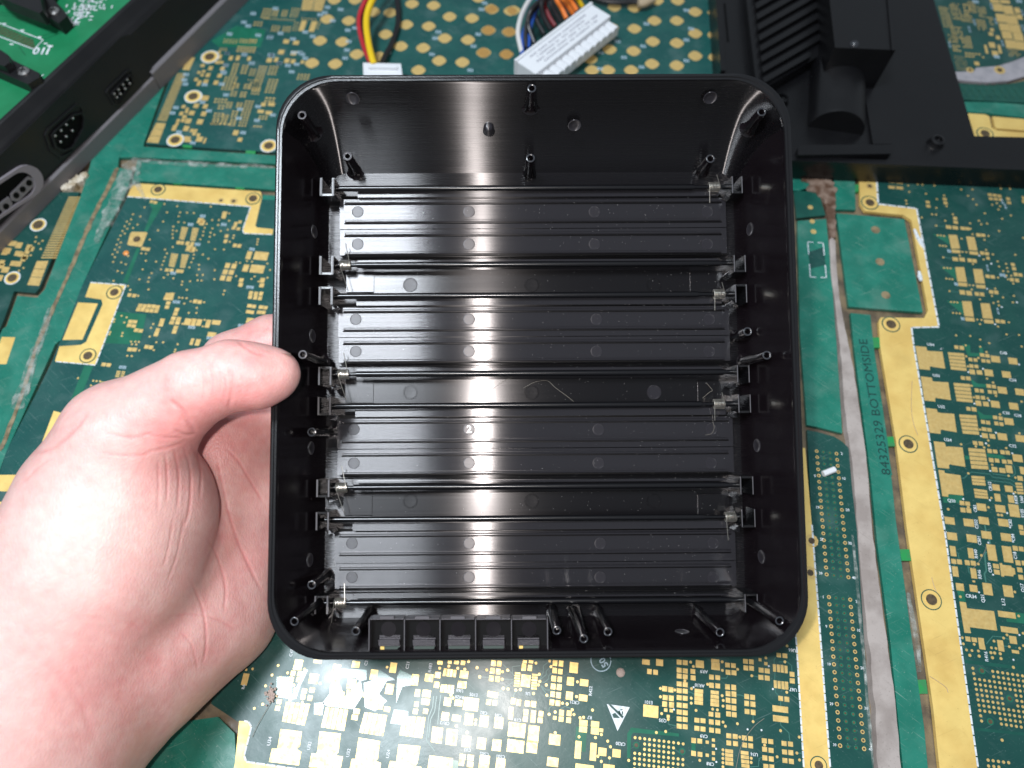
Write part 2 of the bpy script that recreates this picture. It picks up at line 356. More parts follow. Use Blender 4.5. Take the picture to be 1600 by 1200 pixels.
R1, R2, R3, R4, R5, R6, R7, R8 = Zm(1400, 260, 8), Zm(1400, 400, 8), Zm(1420, 530, 8.889), Zm(1420, 660, 8.889), Zm(1440, 790, 10), Zm(1440, 900, 10), Zm(1440, 1010, 6.316), Zm(1440, 0, 5.455)
B1, B2, B3, B4 = Zm(380, 1010, 6.316), Zm(600, 1010, 6.316), Zm(820, 1010, 6.316), Zm(1030, 1000, 6)
T5, T6, L7, L8 = Zm(220, 60, 6), Zm(330, 0, 5.161), Zm(120, 270, 5), Zm(120, 430, 5)
D2, D3 = Zm(400, 0, 4), Zm(750, 0, 4)
C5, C6, C7 = Zm(1240, 260, 4), Zm(1240, 540, 4), Zm(1240, 820, 3.158)

# ---- right-hand board with the long gold strip
b4 = Board('dark green board right of the tray with a long gold left strip', 1510, 700, -7.6)
b4.poly('board_body', I, [(1369, 268), (1372, 319), (1432, 326), (1467, 511), (1424, 512), (1427.5, 540), (1476, 830), (1528, 1200), (1548, 1330), (1900, 1370), (1760, 640), (1690, 300), (1370, 240)], M['mask'])
b4.poly('gold_border', I, [(1342, 272), (1344, 318), (1352, 330), (1412, 336), (1424, 344), (1450, 485), (1444, 497), (1376, 496), (1373, 502), (1375, 540), (1400, 690), (1417, 827), (1458, 1105), (1468, 1200), (1484, 1330), (1547, 1330), (1527, 1200), (1475, 830), (1427, 540), (1423, 511), (1466, 511), (1432, 326.5), (1371.5, 319.5), (1368, 268), (1341, 250)], M['goldb'], z1=.00003)
b4.dashes(I, '1369 268;1372 319;1432 326;1467 511;1424 512;1427.5 540;1476 830;1528 1200;1545 1310')
for x, y, r, h in ((1359, 317, 12, 6), (1392, 507, 13, 7), (1419, 694, 14, 7.5), (1455, 937, 16, 8.5)): b4.ring(x, y, 0, r, h)
b4.vias(I, '1359 291 3', 2.1, True)
b4.poly('frame_rail', I, [(1329, 489), (1360, 492), (1365, 540), (1387, 690), (1400, 815), (1422, 978), (1444, 1137), (1452, 1225), (1466, 1330), (1428, 1330), (1411, 1200), (1392, 1010), (1371, 852), (1360, 740), (1347, 640), (1334, 540)], M['rail'])
b4.poly('frame_rail', I, [(1307, 333), (1413, 342.5), (1442, 488), (1326, 479)], M['rail'])
b4.poly('frame_rail', I, [(1302, 262), (1335, 262), (1337, 328), (1305, 327)], M['rail'])
for q in ([(1385, 682), (1396, 682), (1399, 697), (1387, 697)], [(1361, 527), (1374, 527), (1376, 543), (1364, 543)], [(1406, 858), (1421, 858), (1424, 876), (1409, 876)], [(1432, 1062), (1447, 1062), (1450, 1084), (1435, 1084)], [(1331, 288), (1342, 288), (1342, 299), (1332, 299)]):
    b4.poly('breakaway_tab', I, q, M['bright'], z1=-.0001)
for x, y in ((1368, 359), (1375, 409), (1384, 461)):
    m = MB(); c = P(x, y); k = scales(x, y)[0]; m.prism([(c.x + 7 * k * math.cos(a * .449), c.y + 7 * k * math.sin(a * .449)) for a in range(14)], 0, .00003); m.build('drill_mark', M['groove'], b4.root, world=True)
# raised stamped lettering on the rail
tm = MB(); A, B_ = P(1385, 742), P(1348, 530); dv = B_ - A; ang = math.atan2(dv.y, dv.x); L_ = dv.length
k = scales(1370, 640)[0]
vs, fs = text_mesh('84325329 BOTTOMSIDE', 1, 0)
xs = [v.x for v in vs]; ys = [v.y for v in vs]; sx_ = L_ / (max(xs) - min(xs)); sy_ = 13.5 * k / (max(ys) - min(ys))
tm.add([(A.x + (v.x - min(xs)) * sx_ * math.cos(ang) - (v.y - (max(ys) + min(ys)) / 2) * sy_ * math.sin(ang), A.y + (v.x - min(xs)) * sx_ * math.sin(ang) + (v.y - (max(ys) + min(ys)) / 2) * sy_ * math.cos(ang), .0001) for v in vs], fs)
tm.build('stamped_lettering', M['ink'], b4.root, world=True)
bar = MB(); n2 = Vector((-math.sin(ang), math.cos(ang), 0)) * 8.6 * k
bar.prism([A - n2, B_ - n2, B_ + n2, A + n2], 0, .00004); bar.build('lettering_ground', mat('lettering_ground_green', (.016, .17, .125), .4), b4.root, world=True)
b4.pads(R1, '''40 205 80 30;45 270 85 35;-60 195 80 30;-55 262 80 34;395 447 48 30;403 497 50 35;608 410 48 32;618 458 48 35;738 650 48 38;745 700 52 36;657 760 66 42;740 768 66 42;832 775 52 38;892 780 55 35;1028 858 52 40;1088 862 52 38;1172 355 48 32;1232 362 48 32;1292 370 48 32;1185 405 48 32;1245 410 46 32;1305 415 46 32;1400 405 46 34;1412 455 48 32;1590 395 30 40;1590 440 30 40;1075 1085 48 40;1135 1092 50 38;1148 1148 40 34''')
for q in ([(655, 855), (760, 858), (800, 1030), (690, 1030)], [(692, 1040), (800, 1048), (806, 1088), (700, 1080)], [(875, 875), (980, 885), (1018, 1055), (910, 1045)], [(912, 1060), (1022, 1070), (1030, 1110), (920, 1100)]): b4.padpoly(R1, q)
b4.vias(R1, '150 240;270 225;330 230;480 242;592 208;815 290;900 368;955 290;1310 280;1425 283;165 320;375 343;125 428;132 468;510 410;503 520;632 498;450 600;500 603;600 365;615 680;710 600;500 742;925 712;1065 725;1035 680;1138 715;962 412;1005 480;1110 587;1280 540;1300 500;1200 480;1260 460;1325 655;1435 615;1287 808;955 850;1155 870;1105 918;820 905;830 1070;878 1072;795 1115;590 1138;1125 1045;1210 1100;1095 1165;1490 1105;320 640;520 862;560 865;600 870;548 990;585 993;622 998;930 780;1590 895', 1.7)
b4.smudge(R1, '1368 500 90;665 1060;1330 440 90', 2); b4.dots(R1, '1040 1118'); b4.trace(R1, '500 742;650 755/590 1138;705 1150', 1)
b4.pads(R2, '''1460 108 46 38;1475 160 48 38;1495 230 50 44;1555 238 48 40;1448 298 48 42;1512 305 48 44;740 40 66 46;825 45 66 46;920 55 52 44;980 62 52 44;1145 255 52 42;1208 262 50 42;828 455 66 54;912 465 66 54;1010 475 52 44;1075 480 52 44;1190 450 52 42;1252 455 50 44;1270 815 52 44;1335 822 52 42;1148 20 40 36''')
for q in ([(738, 140), (850, 140), (885, 328), (768, 320)], [(775, 332), (888, 340), (892, 385), (780, 375)], [(962, 162), (1075, 168), (1112, 348), (992, 340)], [(998, 360), (1112, 365), (1120, 410), (1008, 400)], [(822, 565), (940, 568), (972, 762), (855, 752)], [(860, 765), (975, 775), (985, 822), (868, 812)], [(1055, 590), (1168, 595), (1210, 788), (1085, 778)], [(1095, 795), (1212, 802), (1222, 848), (1105, 840)]): b4.padpoly(R2, q)
b4.pour(R2, '550 130;735 150;760 300/630 560;825 570;850 740'); b4.pour(R1, '455 845;650 870;675 985')
b4.vias(R2, '600 150;640 152;680 155;628 283;668 288;705 292;668 440;685 575;725 578;765 582;712 712;755 716;795 720;945 420;965 368;918 365;1048 543;1275 270;1198 500;1337 518;1275 572;1218 588;1285 618;1472 500;1460 580;1410 830;1275 882;1048 853;1015 795;1068 800;750 993;928 1000;1052 1045;1380 980;1538 988;1165 1090;1570 1132;870 1118;1052 1135;1240 408;1400 195;1388 150;1375 100;1340 190;1380 245;1440 247;1400 292;1465 345;1270 68;1288 132;960 100', 1.7)
b4.smudge(R2, '1145 150 90;1330 240;1275 690 90', 3); b4.smudge(R2, '752 352;835 785', 2); b4.dots(R2, '1190 98;1138 412;1320 638;1510 580;1238 855;1365 262')
b4.text(R2, 430, 1110, 'U34', 4.2); b4.trace(R2, '668 440;795 455', 1); b4.dots(R2, '570 1162')
def upad(b, cv, pts): b.padpoly(cv, pts)
upad(b4, R3, [(90, 95), (240, 110), (255, 160), (290, 165), (465, 175), (505, 410), (330, 385), (315, 375), (290, 385), (295, 430), (145, 415)])
upad(b4, R3, [(165, 517), (315, 535), (330, 585), (360, 590), (548, 600), (585, 848), (400, 820), (385, 812), (362, 825), (368, 868), (215, 852)])
upad(b4, R3, [(235, 955), (385, 972), (400, 1015), (440, 1025), (628, 1038), (665, 1294), (485, 1263), (465, 1255), (440, 1265), (440, 1316), (285, 1298)])
upad(b4, R4, [(345, 262), (495, 280), (515, 340), (560, 335), (745, 350), (785, 618), (600, 590), (575, 580), (555, 595), (562, 645), (400, 628)])
upad(b4, R4, [(410, 660), (490, 670), (498, 705), (715, 735), (762, 1015), (550, 995), (545, 1035), (465, 1025)])
b4.fingers(R3, [(540, 178), (765, 195), (803, 447), (585, 425)], 5); b4.fingers(R3, [(618, 603), (845, 620), (890, 887), (665, 865)], 5)
b4.fingers(R3, [(697, 1040), (935, 1055), (978, 1335), (750, 1316)], 5); b4.fingers(R4, [(822, 350), (1055, 370), (1108, 660), (870, 645)], 5)
b4.fingers(R4, [(865, 738), (1048, 750), (1068, 885), (885, 870)], 3); b4.fingers(R4, [(898, 915), (1083, 940), (1105, 1068), (920, 1050)], 3); b4.fingers(R4, [(1475, 830), (1570, 835), (1600, 1005), (1510, 1000)], 4, .25)
b4.pads(R3, '''660 112 54 48;735 122 60 52;1018 222 60 48;1090 232 56 46;855 282 52 48;925 290 50 46;1035 300 54 46;1103 308 50 44;868 374 56 50;938 380 52 46;1203 278 120 86;1445 305 120 86;880 455 76 64;980 462 74 60;1110 468 115 88;1355 492 118 86;750 540 56 48;825 545 62 50;1108 652 60 50;1180 660 56 48;943 712 54 52;1012 720 52 50;1125 732 54 48;1197 740 52 48;955 808 58 52;1030 815 56 50;1298 710 122 90;1540 735 120 86;965 890 76 68;1070 902 76 62;1200 905 118 90;1455 932 122 90;828 968 56 50;905 975 64 56;1198 1088 58 48;1275 1100 56 50;1030 1150 54 50;1100 1160 54 50;1215 1170 54 50;1285 1180 54 50;1390 1145 122 90''', 6)
b4.pour(R3, '735 70;850 80;855 190;985 195;980 240;820 235;780 130/860 550;950 615;1080 625;1080 670;890 660/940 975;1040 1050;1170 1060;1170 1105;990 1110/975 110;1020 110;1040 200;985 200')
b4.vias(R3, '995 10;1118 55;790 85;992 105;1570 105;1078 180;965 262;795 238;820 378;1085 548;1170 603;870 648;903 810;1095 822;1210 788;1565 868;1265 1045', 1.9); b4.dots(R3, '825 458;1028 412;910 895;1113 850;1530 352;450 138')
for t, x, y in (('U33', 380, 508), ('U32', 450, 940), ('C48', 1310, 195), ('C34', 1440, 572), ('C33', 1350, 1028), ('C38', 1510, 1062)): b4.text(R3, x, y, t, 4.2)
b4.pads(R4, '''1045 95 62 52;1118 105 60 50;1055 185 78 66;1160 195 76 62;1298 200 126 92;1548 225 126 90;920 288 60 52;1000 295 60 54;1122 398 60 54;1198 405 58 50;1300 415 60 54;1372 422 58 52;1145 525 62 56;1225 532 60 52;1325 545 60 54;1402 550 60 54;1510 498 132 98;1190 655 78 66;1298 668 82 64;1392 650 88 104;1575 670 60 100;1210 905 100 82;1388 925 106 84;1232 1045 80 104;1418 1065 78 100;1545 778 72 64;738 1120 64 58;815 1130 66 56''', 6)
b4.vias(R4, '1535 152;1103 252;1108 322;930 335;1045 348;725 305;1352 358;1155 588;825 708;1385 742;1480 768;1145 1050;1478 972;990 100;1105 1180', 1.9); b4.dots(R4, '1208 145;1000 192;1070 292;1435 430;1130 675;755 1065;1452 990;1125 1080')
b4.trace(R4, '725 775;770 775;825 715;870 690;1130 720;1160 760;1400 790;1470 830/1085 820;1110 805;1405 840;1480 890/1110 580;1125 660;1170 715;1380 745;1440 750;1480 710;1465 620;1430 580', 1.1)
b4.pour(R4, '1085 430;1300 460;1350 500;1280 515;1090 475/775 460;840 465;845 515;780 515/470 1040;545 1036;550 1000;745 1015;750 1060;700 1120;485 1115')
b4.text(R4, 540, 245, 'U24', 4.4); b4.text(R4, 1440, 330, 'C32', 4.4); b4.text(R4, 590, 1090, 'Q30', 4.6)
for t, x, y in (('CR12', 1130, 890), ('R428', 1488, 1075), ('U68', 1568, 1070)): b4.text(R4, x, y, t, 4.4, 90)
b4.pads(R5, '''437 237 150 110;735 268 155 115;970 237 155 112;1275 268 155 112;475 480 150 115;782 515 152 118;1012 460 152 115;1318 495 155 118;490 712 88 155;768 745 86 155;500 872 74 74;590 880 74 74;712 893 74 74;805 900 76 72;525 1030 88 155;812 1060 88 155;1095 735 135 245;1340 762 142 245;645 70 76 70;735 78 74 70;935 25 140 110;1230 50 150 110;1445 80 155 190;1160 947 88 70;1175 1040 88 72;1550 340 70 70;1570 425 74 66;1462 668 78 74;1555 678 72 70;1505 895 76 76;1595 900 60 70;1532 1005 78 72;1550 1120 74 70;815 1185 40 30''', 6)
b4.padpoly(R5, [(1215, 900), (1255, 900), (1260, 925), (1395, 940), (1410, 970), (1450, 980), (1465, 1075), (1435, 1080), (1430, 1108), (1295, 1092), (1285, 1112), (1245, 1105)])
b4.vias(R5, '415 58;728 28;1048 30;1198 145;1250 150;935 780;882 912', 2.2); b4.dots(R5, '333 168;372 412;1335 118;1380 342;1425 565;1115 1080;1040 580')
b4.trace(R5, '540 720;570 745;585 840/785 825;790 870/510 910;512 950/720 935;740 1050;765 1060/730 960;790 980', 1.2); b4.trace(R5, '985 305;1005 400/1050 520;1075 600/1005 720;985 780;1010 1020;980 1065;1005 1200', 2.4)
for t, x, y in (('C83', 835, 45), ('C502', 855, 290), ('C501', 900, 545), ('C82', 1385, 270), ('C84', 1430, 500), ('R440', 848, 755), ('C18', 1460, 780), ('CR39', 1065, 970), ('R546', 905, 1075), ('E105', 1575, 120)): b4.text(R5, x, y, t, 4.6, 90)
b4.pads(R6, '''598 172 118 112;810 195 118 105;1030 205 140 180;1350 238 145 175;1330 605 265 92;1370 845 260 88;722 985 76 74;820 998 78 70;935 1055 88 170;1235 1090 90 170;1428 1000 110 118;1465 1185 110 50;1555 20 80 65''', 6)
b4.padpoly(R6, [(590, 400), (690, 412), (708, 505), (1130, 550), (1180, 855), (750, 800), (770, 895), (668, 888)])
b4.pour(R6, '550 225;660 232;690 405;590 400/1460 570;1600 585;1600 745;1330 715;1320 665;1465 665')
b4.vias(R6, '605 325;812 80;1455 250;1515 625;635 965;650 1060;820 1068;700 1155;785 1165;885 1172;1130 1018;1090 1122;1160 1132;1280 970;1332 920;1368 1105;1530 1130;1590 1090;1585 895', 2.1); b4.dots(R6, '895 255;1525 922')
b4.trace(R6, '1010 1060;1110 940;1260 955/1280 970;1370 990/1280 1095;1350 1100', 1.2)
b4.text(R6, 770, 320, 'CR34', 5)
for t, x, y in (('Q21', 955, 350), ('L12', 1275, 405), ('Q17', 1575, 185)): b4.text(R6, x, y, t, 5, 90)
bga = ''
for j in range(-2, 9):
    for i in range(0, 15):
        if j in (-2, -1, 7, 8) and 0 < i < 4: continue
        if j in (2, 3, 4) and 5 < i < 8: continue
        bga += f'{522 + 49 * i + 8.6 * j} {320 + 7.5 * i + 52 * j};'
b4.vias(R7, bga, 2.3); b4.vias(R7, '443 35;497 40;475 88;560 48;567 96;690 18;735 20;683 62;720 65;775 72;698 112;783 120;865 8;970 20;905 207;793 925;655 1122;705 1128;757 1135;808 1142;858 1147;660 1180;712 1185;762 1190', 2.4)
b4.pads(R7, '600 10 55 40;788 20 56 50;930 80 72 80'); b4.text(R7, 638, 100, 'R416', 5, 90); b4.dots(R7, '905 132')
b4.pour(R7, '410 130;1011 200;1011 235;420 165/530 800;1011 850;1011 880;535 830', 1)
for x, y in ((595, 240), (868, 515), (678, 742)):
    px, py = R7(x, y); sx, _ = scales(px, py); c = P(px, py); m = MB()
    for r, z, i in ((5.2, .00004, 0), (3.2, .00008, 1)): m.prism([(c.x + r * sx * math.cos(a * .449), c.y + r * sx * math.sin(a * .449)) for a in range(14)], 0, z, i)
    m.build('tooling_hole', [M['pour'], M['hole']], b4.root, world=True)
b4.finish()

# ---- bottom board, its gold edge and the pin strip
b3 = Board('dark green board below the tray with a white warning triangle', 850, 1100, -6.6)
b3.poly('board_body', I, [(390, 1130), (393, 1137), (381, 1181), (384, 1190), (470, 1202), (470, 1330), (1290, 1400), (1255.8, 1200), (1244.7, 1010), (1232, 900), (370, 870), (330, 1100), (372, 1128)], M['mask'])
b3.poly('gold_border', I, [(1232, 850), (1244.7, 1010), (1255.8, 1200), (1265, 1330), (1312, 1330), (1297, 1200), (1268.5, 820), (1258, 700), (1225, 700)], M['goldb'], z1=.00003)
b3.dashes(I, '1242 980;1244.7 1010;1255.8 1200;1262 1290/1268.5 820;1297 1200;1306 1300', 13)
b3.poly('gold_border', B1, [(-40, 735), (50, 742), (80, 790), (10, 1080), (30, 1138), (430, 1195), (640, 1230), (640, 1500), (-160, 1500), (-80, 1150)], M['goldb'], z1=.00004)
b3.dashes(B1, '10 735;55 745;82 795;12 1080;32 1138;430 1195;640 1225', 16)
b3.ring(1279, 1196, 0, 14, 7); b3.vias(I, '1266 895 5;1268 845 5', 2.1, True)
b3.poly('pin_strip', I, [(1261, 672), (1277, 675), (1303, 682), (1316, 690), (1326, 700), (1331, 760), (1339, 830), (1350, 1000), (1365, 1200), (1374, 1330), (1312, 1330), (1297, 1200), (1268.5, 820)], M['mask'])
ph = MB(); pr = MB(); dl = MB()
def pin_block(a0, a1, c0, c1, n):
    A0, A1, B0, B1_ = P(*a0), P(*a1), P(*c0), P(*c1)
    for i in range(n):
        for k in range(4):
            c = A0.lerp(A1, i / (n - 1)).lerp(B0.lerp(B1_, i / (n - 1)), k / 3); s = scales(1310, 1000)[0]
            for r, z, mb in ((3.1, ZP, pr if k in (0, 3) else dl), (1.7, ZP * 1.5, ph)):
                mb.prism([(c.x + r * s * math.cos(a * .6283), c.y + r * s * math.sin(a * .6283)) for a in range(10)], 0, z)
pin_block((1276, 705), (1291.5, 897.6), (1307, 709), (1325.5, 902), 20); pin_block((1295, 933), (1312.5, 1165), (1328.3, 937), (1350, 1170), 20)
tag(pr.build('plated_pin_holes', M['gold'], b3.root, world=True), kind='stuff'); tag(dl.build('masked_pin_holes', M['pour'], b3.root, world=True), kind='stuff'); tag(ph.build('pin_bores', M['hole'], b3.root, world=True), kind='stuff')
for t, x, y in (('2', 1315, 709), ('10', 1318, 748), ('9', 1273, 744), ('20', 1324, 797), ('19', 1277, 793), ('29', 1284, 843), ('30', 1328, 849), ('39', 1282, 896), ('40', 1334, 903), ('1', 1286, 933), ('2', 1338, 940), ('9', 1291, 979), ('10', 1341, 985), ('19', 1295, 1038), ('20', 1347, 1044), ('29', 1299, 1100), ('30', 1353, 1107), ('39', 1304, 1164), ('40', 1360, 1171)): b3.text(I, x, y, t, 4)
b3.poly('frame_rail', I, [(1246, 345), (1291, 342), (1300, 440), (1307, 535), (1313, 627), (1316, 677), (1304, 674), (1277, 667), (1261, 664), (1250, 520)], M['rail'])
b3.poly('frame_rail', I, [(1240, 300), (1276, 290), (1290, 336), (1245, 341)], M['dimpour'])
fm = MB()
for q in ([(1262, 378), (1286, 380), (1291, 434), (1266, 433)],):
    for a, b in zip(q, q[1:] + q[:1]): fm.strip([P(*a).lerp(P(*b), 0), P(*a).lerp(P(*b), .36)], .0004, ZSILK); fm.strip([P(*a).lerp(P(*b), .64), P(*b)], .0004, ZSILK)
fm.build('outline_print', M['silk'], b3.root, world=True)
m = MB(); m.prism([P(1263, 394), P(1287, 386), P(1290, 414), P(1266, 420)], 0, .00004); m.build('dark_patch', M['mask'], b3.root, world=True)
b3.vias(I, '1271 362 2.2;1269 346 2;1266 324 2', 2.1)
b3.poly('frame_rail', I, [(282, 1128), (340, 1120), (366, 1146), (378, 1330), (200, 1330), (190, 1200)], M['rail'], z0=-.0016, z1=-.0002)
b3.pads(B1, '''72 100 64 110;15 95 40 110;20 325 60 115;543 182 82 100;735 150 80 32;920 230 75 105;1112 178 75 62;492 265 46 46;560 272 48 48;475 325 46 46;548 330 46 46;695 318 88 95;520 432 42 46;605 440 48 46;508 490 42 44;590 500 46 48;680 430 50 50;660 510 48 52;355 545 48 46;340 610 46 46;865 320 44 46;905 480 46 44;975 470 50 46;960 555 46 46;1040 570 46 50;1070 370 86 95;1445 420 76 100;1290 280 70 100;1480 210 66 100;910 360 70 60;1240 400 60 60;1050 460 60 60;1215 480 60 50;1255 540 60 50;1350 590 60 60;1420 620 60 50;750 600 60 50;740 650 60 50;1120 640 60 50;1100 700 60 50''', 6.8)
for q in ([(420, 548), (665, 570), (610, 780), (380, 740)], [(815, 600), (1040, 625), (1000, 835), (765, 795)], [(1195, 650), (1425, 680), (1385, 885), (1140, 850)]): b3.fingers(B1, q, 5, .18, True)
b3.fingers(B2, [(185, 690), (415, 700), (380, 905), (150, 875)], 5, .18, True)
for q in ([(370, 815), (580, 840), (560, 990), (530, 1000), (545, 1025), (575, 1040), (550, 1175), (255, 1140), (285, 1005), (335, 1010), (345, 970)], [(755, 840), (965, 860), (940, 1050), (920, 1060), (930, 1080), (985, 1085), (960, 1215), (650, 1190), (675, 1055), (725, 1060), (735, 1020)], [(1140, 900), (1350, 935), (1330, 1110), (1310, 1130), (1360, 1150), (1345, 1240), (1050, 1215), (1070, 1110), (1110, 1110), (1112, 1080)]): b3.padpoly(B1, q)
b3.padpoly(B2, [(145, 965), (360, 985), (330, 1150), (310, 1180), (370, 1190), (350, 1290), (30, 1250), (60, 1130), (120, 1135)]); b3.padpoly(B2, [(450, 1075), (680, 1105), (668, 1240), (430, 1210)])
b3.vias(B1, '345 188;285 282;222 390;193 570;440 262;367 313 1.4;465 525 1.3;155 12;42 182;30 230;93 222;605 225;500 382;585 552;335 488;815 308;760 365;1420 205;110 612', 2.0)
b3.pour(B1, '330 300;490 300;480 520;330 500/600 230;640 230;560 400;520 520;470 520;560 330/960 220;1220 230;1215 330;1150 340;1110 310;1020 310;960 290/860 380;960 380;1000 500;1160 330;1180 480;1090 620;830 590;780 560;850 470/1340 230;1500 330;1420 340;1340 470;1420 540;1300 640;1200 600;1190 360;1260 340/700 560;800 550;780 680;700 670')
b3.text(B1, 478, 65, 'C47', 4.6, 90); b3.text(B1, 262, 935, 'U34', 5.4, 90); b3.text(B1, 655, 980, 'U33', 5.2, 90); b3.text(B1, 1040, 1050, 'U32', 5.2, 90); b3.text(B1, 1215, 165, 'C2', 4.6, 90); b3.text(B1, 5, 400, 'R6', 4.4, 90); b3.text(B1, 1432, 1060, 'U24', 5, 90)
b3.pads(B2, '''95 215 70 110;305 330 70 110;445 310 82 75;530 282 56 60;520 378 52 60;790 278 80 75;770 378 85 68;553 160 52 38;648 155 38 30;715 158 46 36;780 162 42 44;628 545 70 82;735 558 76 60;858 570 145 125;605 690 72 78;715 708 84 62;838 718 82 115;987 738 84 110;1133 755 84 108;812 938 86 110;962 958 84 112;1112 975 86 112;1310 825 168 140;1298 985 165 125;1080 165 44 56;1138 170 42 56;1070 240 44 56;1128 248 44 56;1060 315 44 56;1120 322 42 56;1045 470 48 56;1098 480 48 56;1032 550 46 54;1092 558 44 50;1275 540 44 60;1330 555 42 62;1255 628 46 60;1250 692 44 60;1415 565 48 56;1475 570 48 60;1400 650 44 58;1475 660 48 60;1395 715 44 56;1470 722 48 60;1398 340 90 120;775 1090 60 56;855 1098 60 56;765 1150 50 54;850 1165 60 54;990 1140 100 130;1150 1160 90 110;1380 205 44 70;1440 212 42 60;1390 150 40 30;1450 152 44 30;420 465 80 70;410 545 80 60;320 570 40 50;410 640 46 50;310 640 46 50;330 460 50 70;55 420 70 100''', 8)
b3.fingers(B2, [(1292, 250), (1345, 255), (1335, 405), (1282, 400)], 6, .3, small=True); b3.fingers(B2, [(1462, 265), (1516, 270), (1506, 430), (1452, 425)], 6, .3, small=True)
for q in ([(590, 215), (720, 235), (710, 305), (575, 290)], [(560, 375), (695, 385), (690, 465), (550, 450)]): b3.fingers(B2, q, 4, .22, True)
for q in ([(480, 790), (585, 805), (570, 960), (460, 945)], [(620, 810), (730, 825), (715, 980), (605, 965)]): b3.fingers(B2, q, 3, .12, True)
b3.pour(B2, '680 1120;735 1130;730 1220;670 1210/100 620;240 640;230 780;60 760/160 230;280 290;280 380;180 400;120 560;130 300')
b3.vias(B2, '550 215;728 215;797 225;918 210;1015 232;945 300;1170 250;1165 325;1220 235;1178 415;1225 420;1300 430;1345 425;820 850;905 725;900 765;715 785;660 480;680 510;640 195;1475 465;835 148', 2.2)
for t, x, y in (('U68', 748, 435), ('R428', 745, 500), ('E105', 885, 475), ('CR12', 600, 755), ('C82', 985, 655), ('C84', 1130, 680), ('C18', 1320, 725), ('U6', 1420, 465), ('C83', 825, 1020), ('C502', 990, 1060), ('C501', 1150, 1085)): b3.text(B2, x, y, t, 4.8, 180)
b3.text(B2, 235, 185, 'C21', 4.8, 90); b3.text(B2, 458, 210, 'R483', 4.8, 90)
b3.trace(B2, '1165 170;1230 230;1285 290/1270 270;1265 200;1345 190/945 300;1040 305/1165 325;1280 325/1130 460;1180 420;1280 345/1275 520;1280 480;1305 440/490 490;480 600;440 700;420 930;500 1030/520 490;500 640;460 720;440 900/560 480;545 600;530 770', 1.1)
b3.pads(B3, '''298 165 46 56;358 170 44 60;295 238 44 54;350 248 44 52;285 318 46 56;344 325 42 54;280 395 46 56;340 402 46 58;275 472 44 54;332 482 46 58;268 552 44 56;326 560 46 54;483 210 82 105;450 345 68 82;585 358 82 66;440 487 68 80;575 508 84 64;362 655 46 58;437 660 46 54;358 718 46 50;432 728 46 54;160 665 44 54;152 728 48 54;295 705 34 36;578 755 80 58;575 818 78 60;693 768 80 58;692 835 80 68;85 865 105 170;70 990 105 120;295 920 110 105;525 1020 60 175;675 1040 62 175;765 1040 80 80;905 1055 80 80;275 1140 110 90;590 1190 180 50;830 1190 110 50;1195 155 76 52;1330 160 70 66;1230 248 46 52;1290 255 46 50;1243 640 148 120;1380 418 50 52;1440 428 50 52;1385 505 48 50;1445 512 48 54;1380 570 48 54;1448 578 48 56;1415 690 30 30;1390 628 34 34;1445 634 34 34;25 345 50 130;755 828 36 36''', 8)
b3.pour(B3, '505 790;540 795;610 860;600 1040;555 1035;560 935;500 930/1010 860;1050 800;1520 860;1520 890;1070 850;1050 880;1040 1100;1010 1100', 0)
b3.vias(B3, '143 275;148 345;135 380;212 380;218 482;520 350;510 495;372 560;418 568;300 648;485 672;468 625;240 670;668 628;580 700;545 705;535 893;697 900;755 870;818 935;845 990;720 1085;835 1100;755 1135;1025 1125;1298 850;1390 840;1338 415;1338 497;1350 663;1480 430;300 852;245 145;258 200;110 165;1415 720', 2.2)
for t, x, y in (('CR21', 490, 550), ('R7', 640, 700), ('CR20', 945, 960), ('E101', 1220, 550), ('Q35', 1360, 730)): b3.text(B3, x, y, t, 4.8, 180)
b3.text(B3, 650, 440, 'R422', 4.8, 90)
b3.trace(B3, '245 145;185 190;180 260;150 320/258 200;215 240;210 280;150 330/270 262;235 290;235 320;195 355;150 350/160 395;220 480;260 520/300 430;210 430;160 385/240 670;240 610;275 580/350 620;400 590;460 615/755 1060;750 1200/905 1080;840 1100;825 1190', 1.1)
bg3 = ''
for j in range(0, 8):
    for i in range(0, 11):
        if j in (1, 2) and (i < 2 or i > 8): continue
        bg3 += f'{1088 + 47.5 * i - 1.0 * j} {900 + 6.2 * i + 51.5 * j};'
b3.vias(B3, bg3, 2.25)
for x, y in (B3(1100, 975), B4(215, 1045)):
    sx, _ = scales(x, y); c = P(x, y); m = MB()
    for r, z, i in ((5, .00004, 0), (3, .00008, 1)): m.prism([(c.x + r * sx * math.cos(a * .449), c.y + r * sx * math.sin(a * .449)) for a in range(14)], 0, z, i)
    m.build('tooling_hole', [M['pour'], M['hole']], b3.root, world=True)
tri = MB()
tri.prism([P(*B3(*p)) for p in ((808, 568), (1035, 600), (915, 835))], 0, ZSILK)
tri.prism([P(*B3(*p)) for p in ((822, 572), (850, 574), (975, 690), (962, 712))], 0, ZSILK + .00003, 1)
tri.prism([P(*B3(*p)) for p in ((862, 668), (890, 655), (940, 708), (875, 706))], 0, ZSILK + .00003, 1)
for q in (((940, 622), (962, 618), (968, 626), (945, 632)), ((918, 640), (935, 632), (950, 668), (938, 672)), ((958, 640), (970, 640), (968, 672), (956, 676))): tri.prism([P(*B3(*p)) for p in q], 0, ZSILK + .00003, 1)
tri.build('warning_triangle_print', [M['silk'], M['mask']], b3.root, world=True)
st = MB(); c = P(*B3(750, 140)); s_ = scales(*B3(750, 140))[0]
st.strip([(c.x + 15.5 * s_ * math.cos(a * .2), c.y + 15.5 * s_ * math.sin(a * .2)) for a in range(33)], 1.6 * s_, ZSILK)
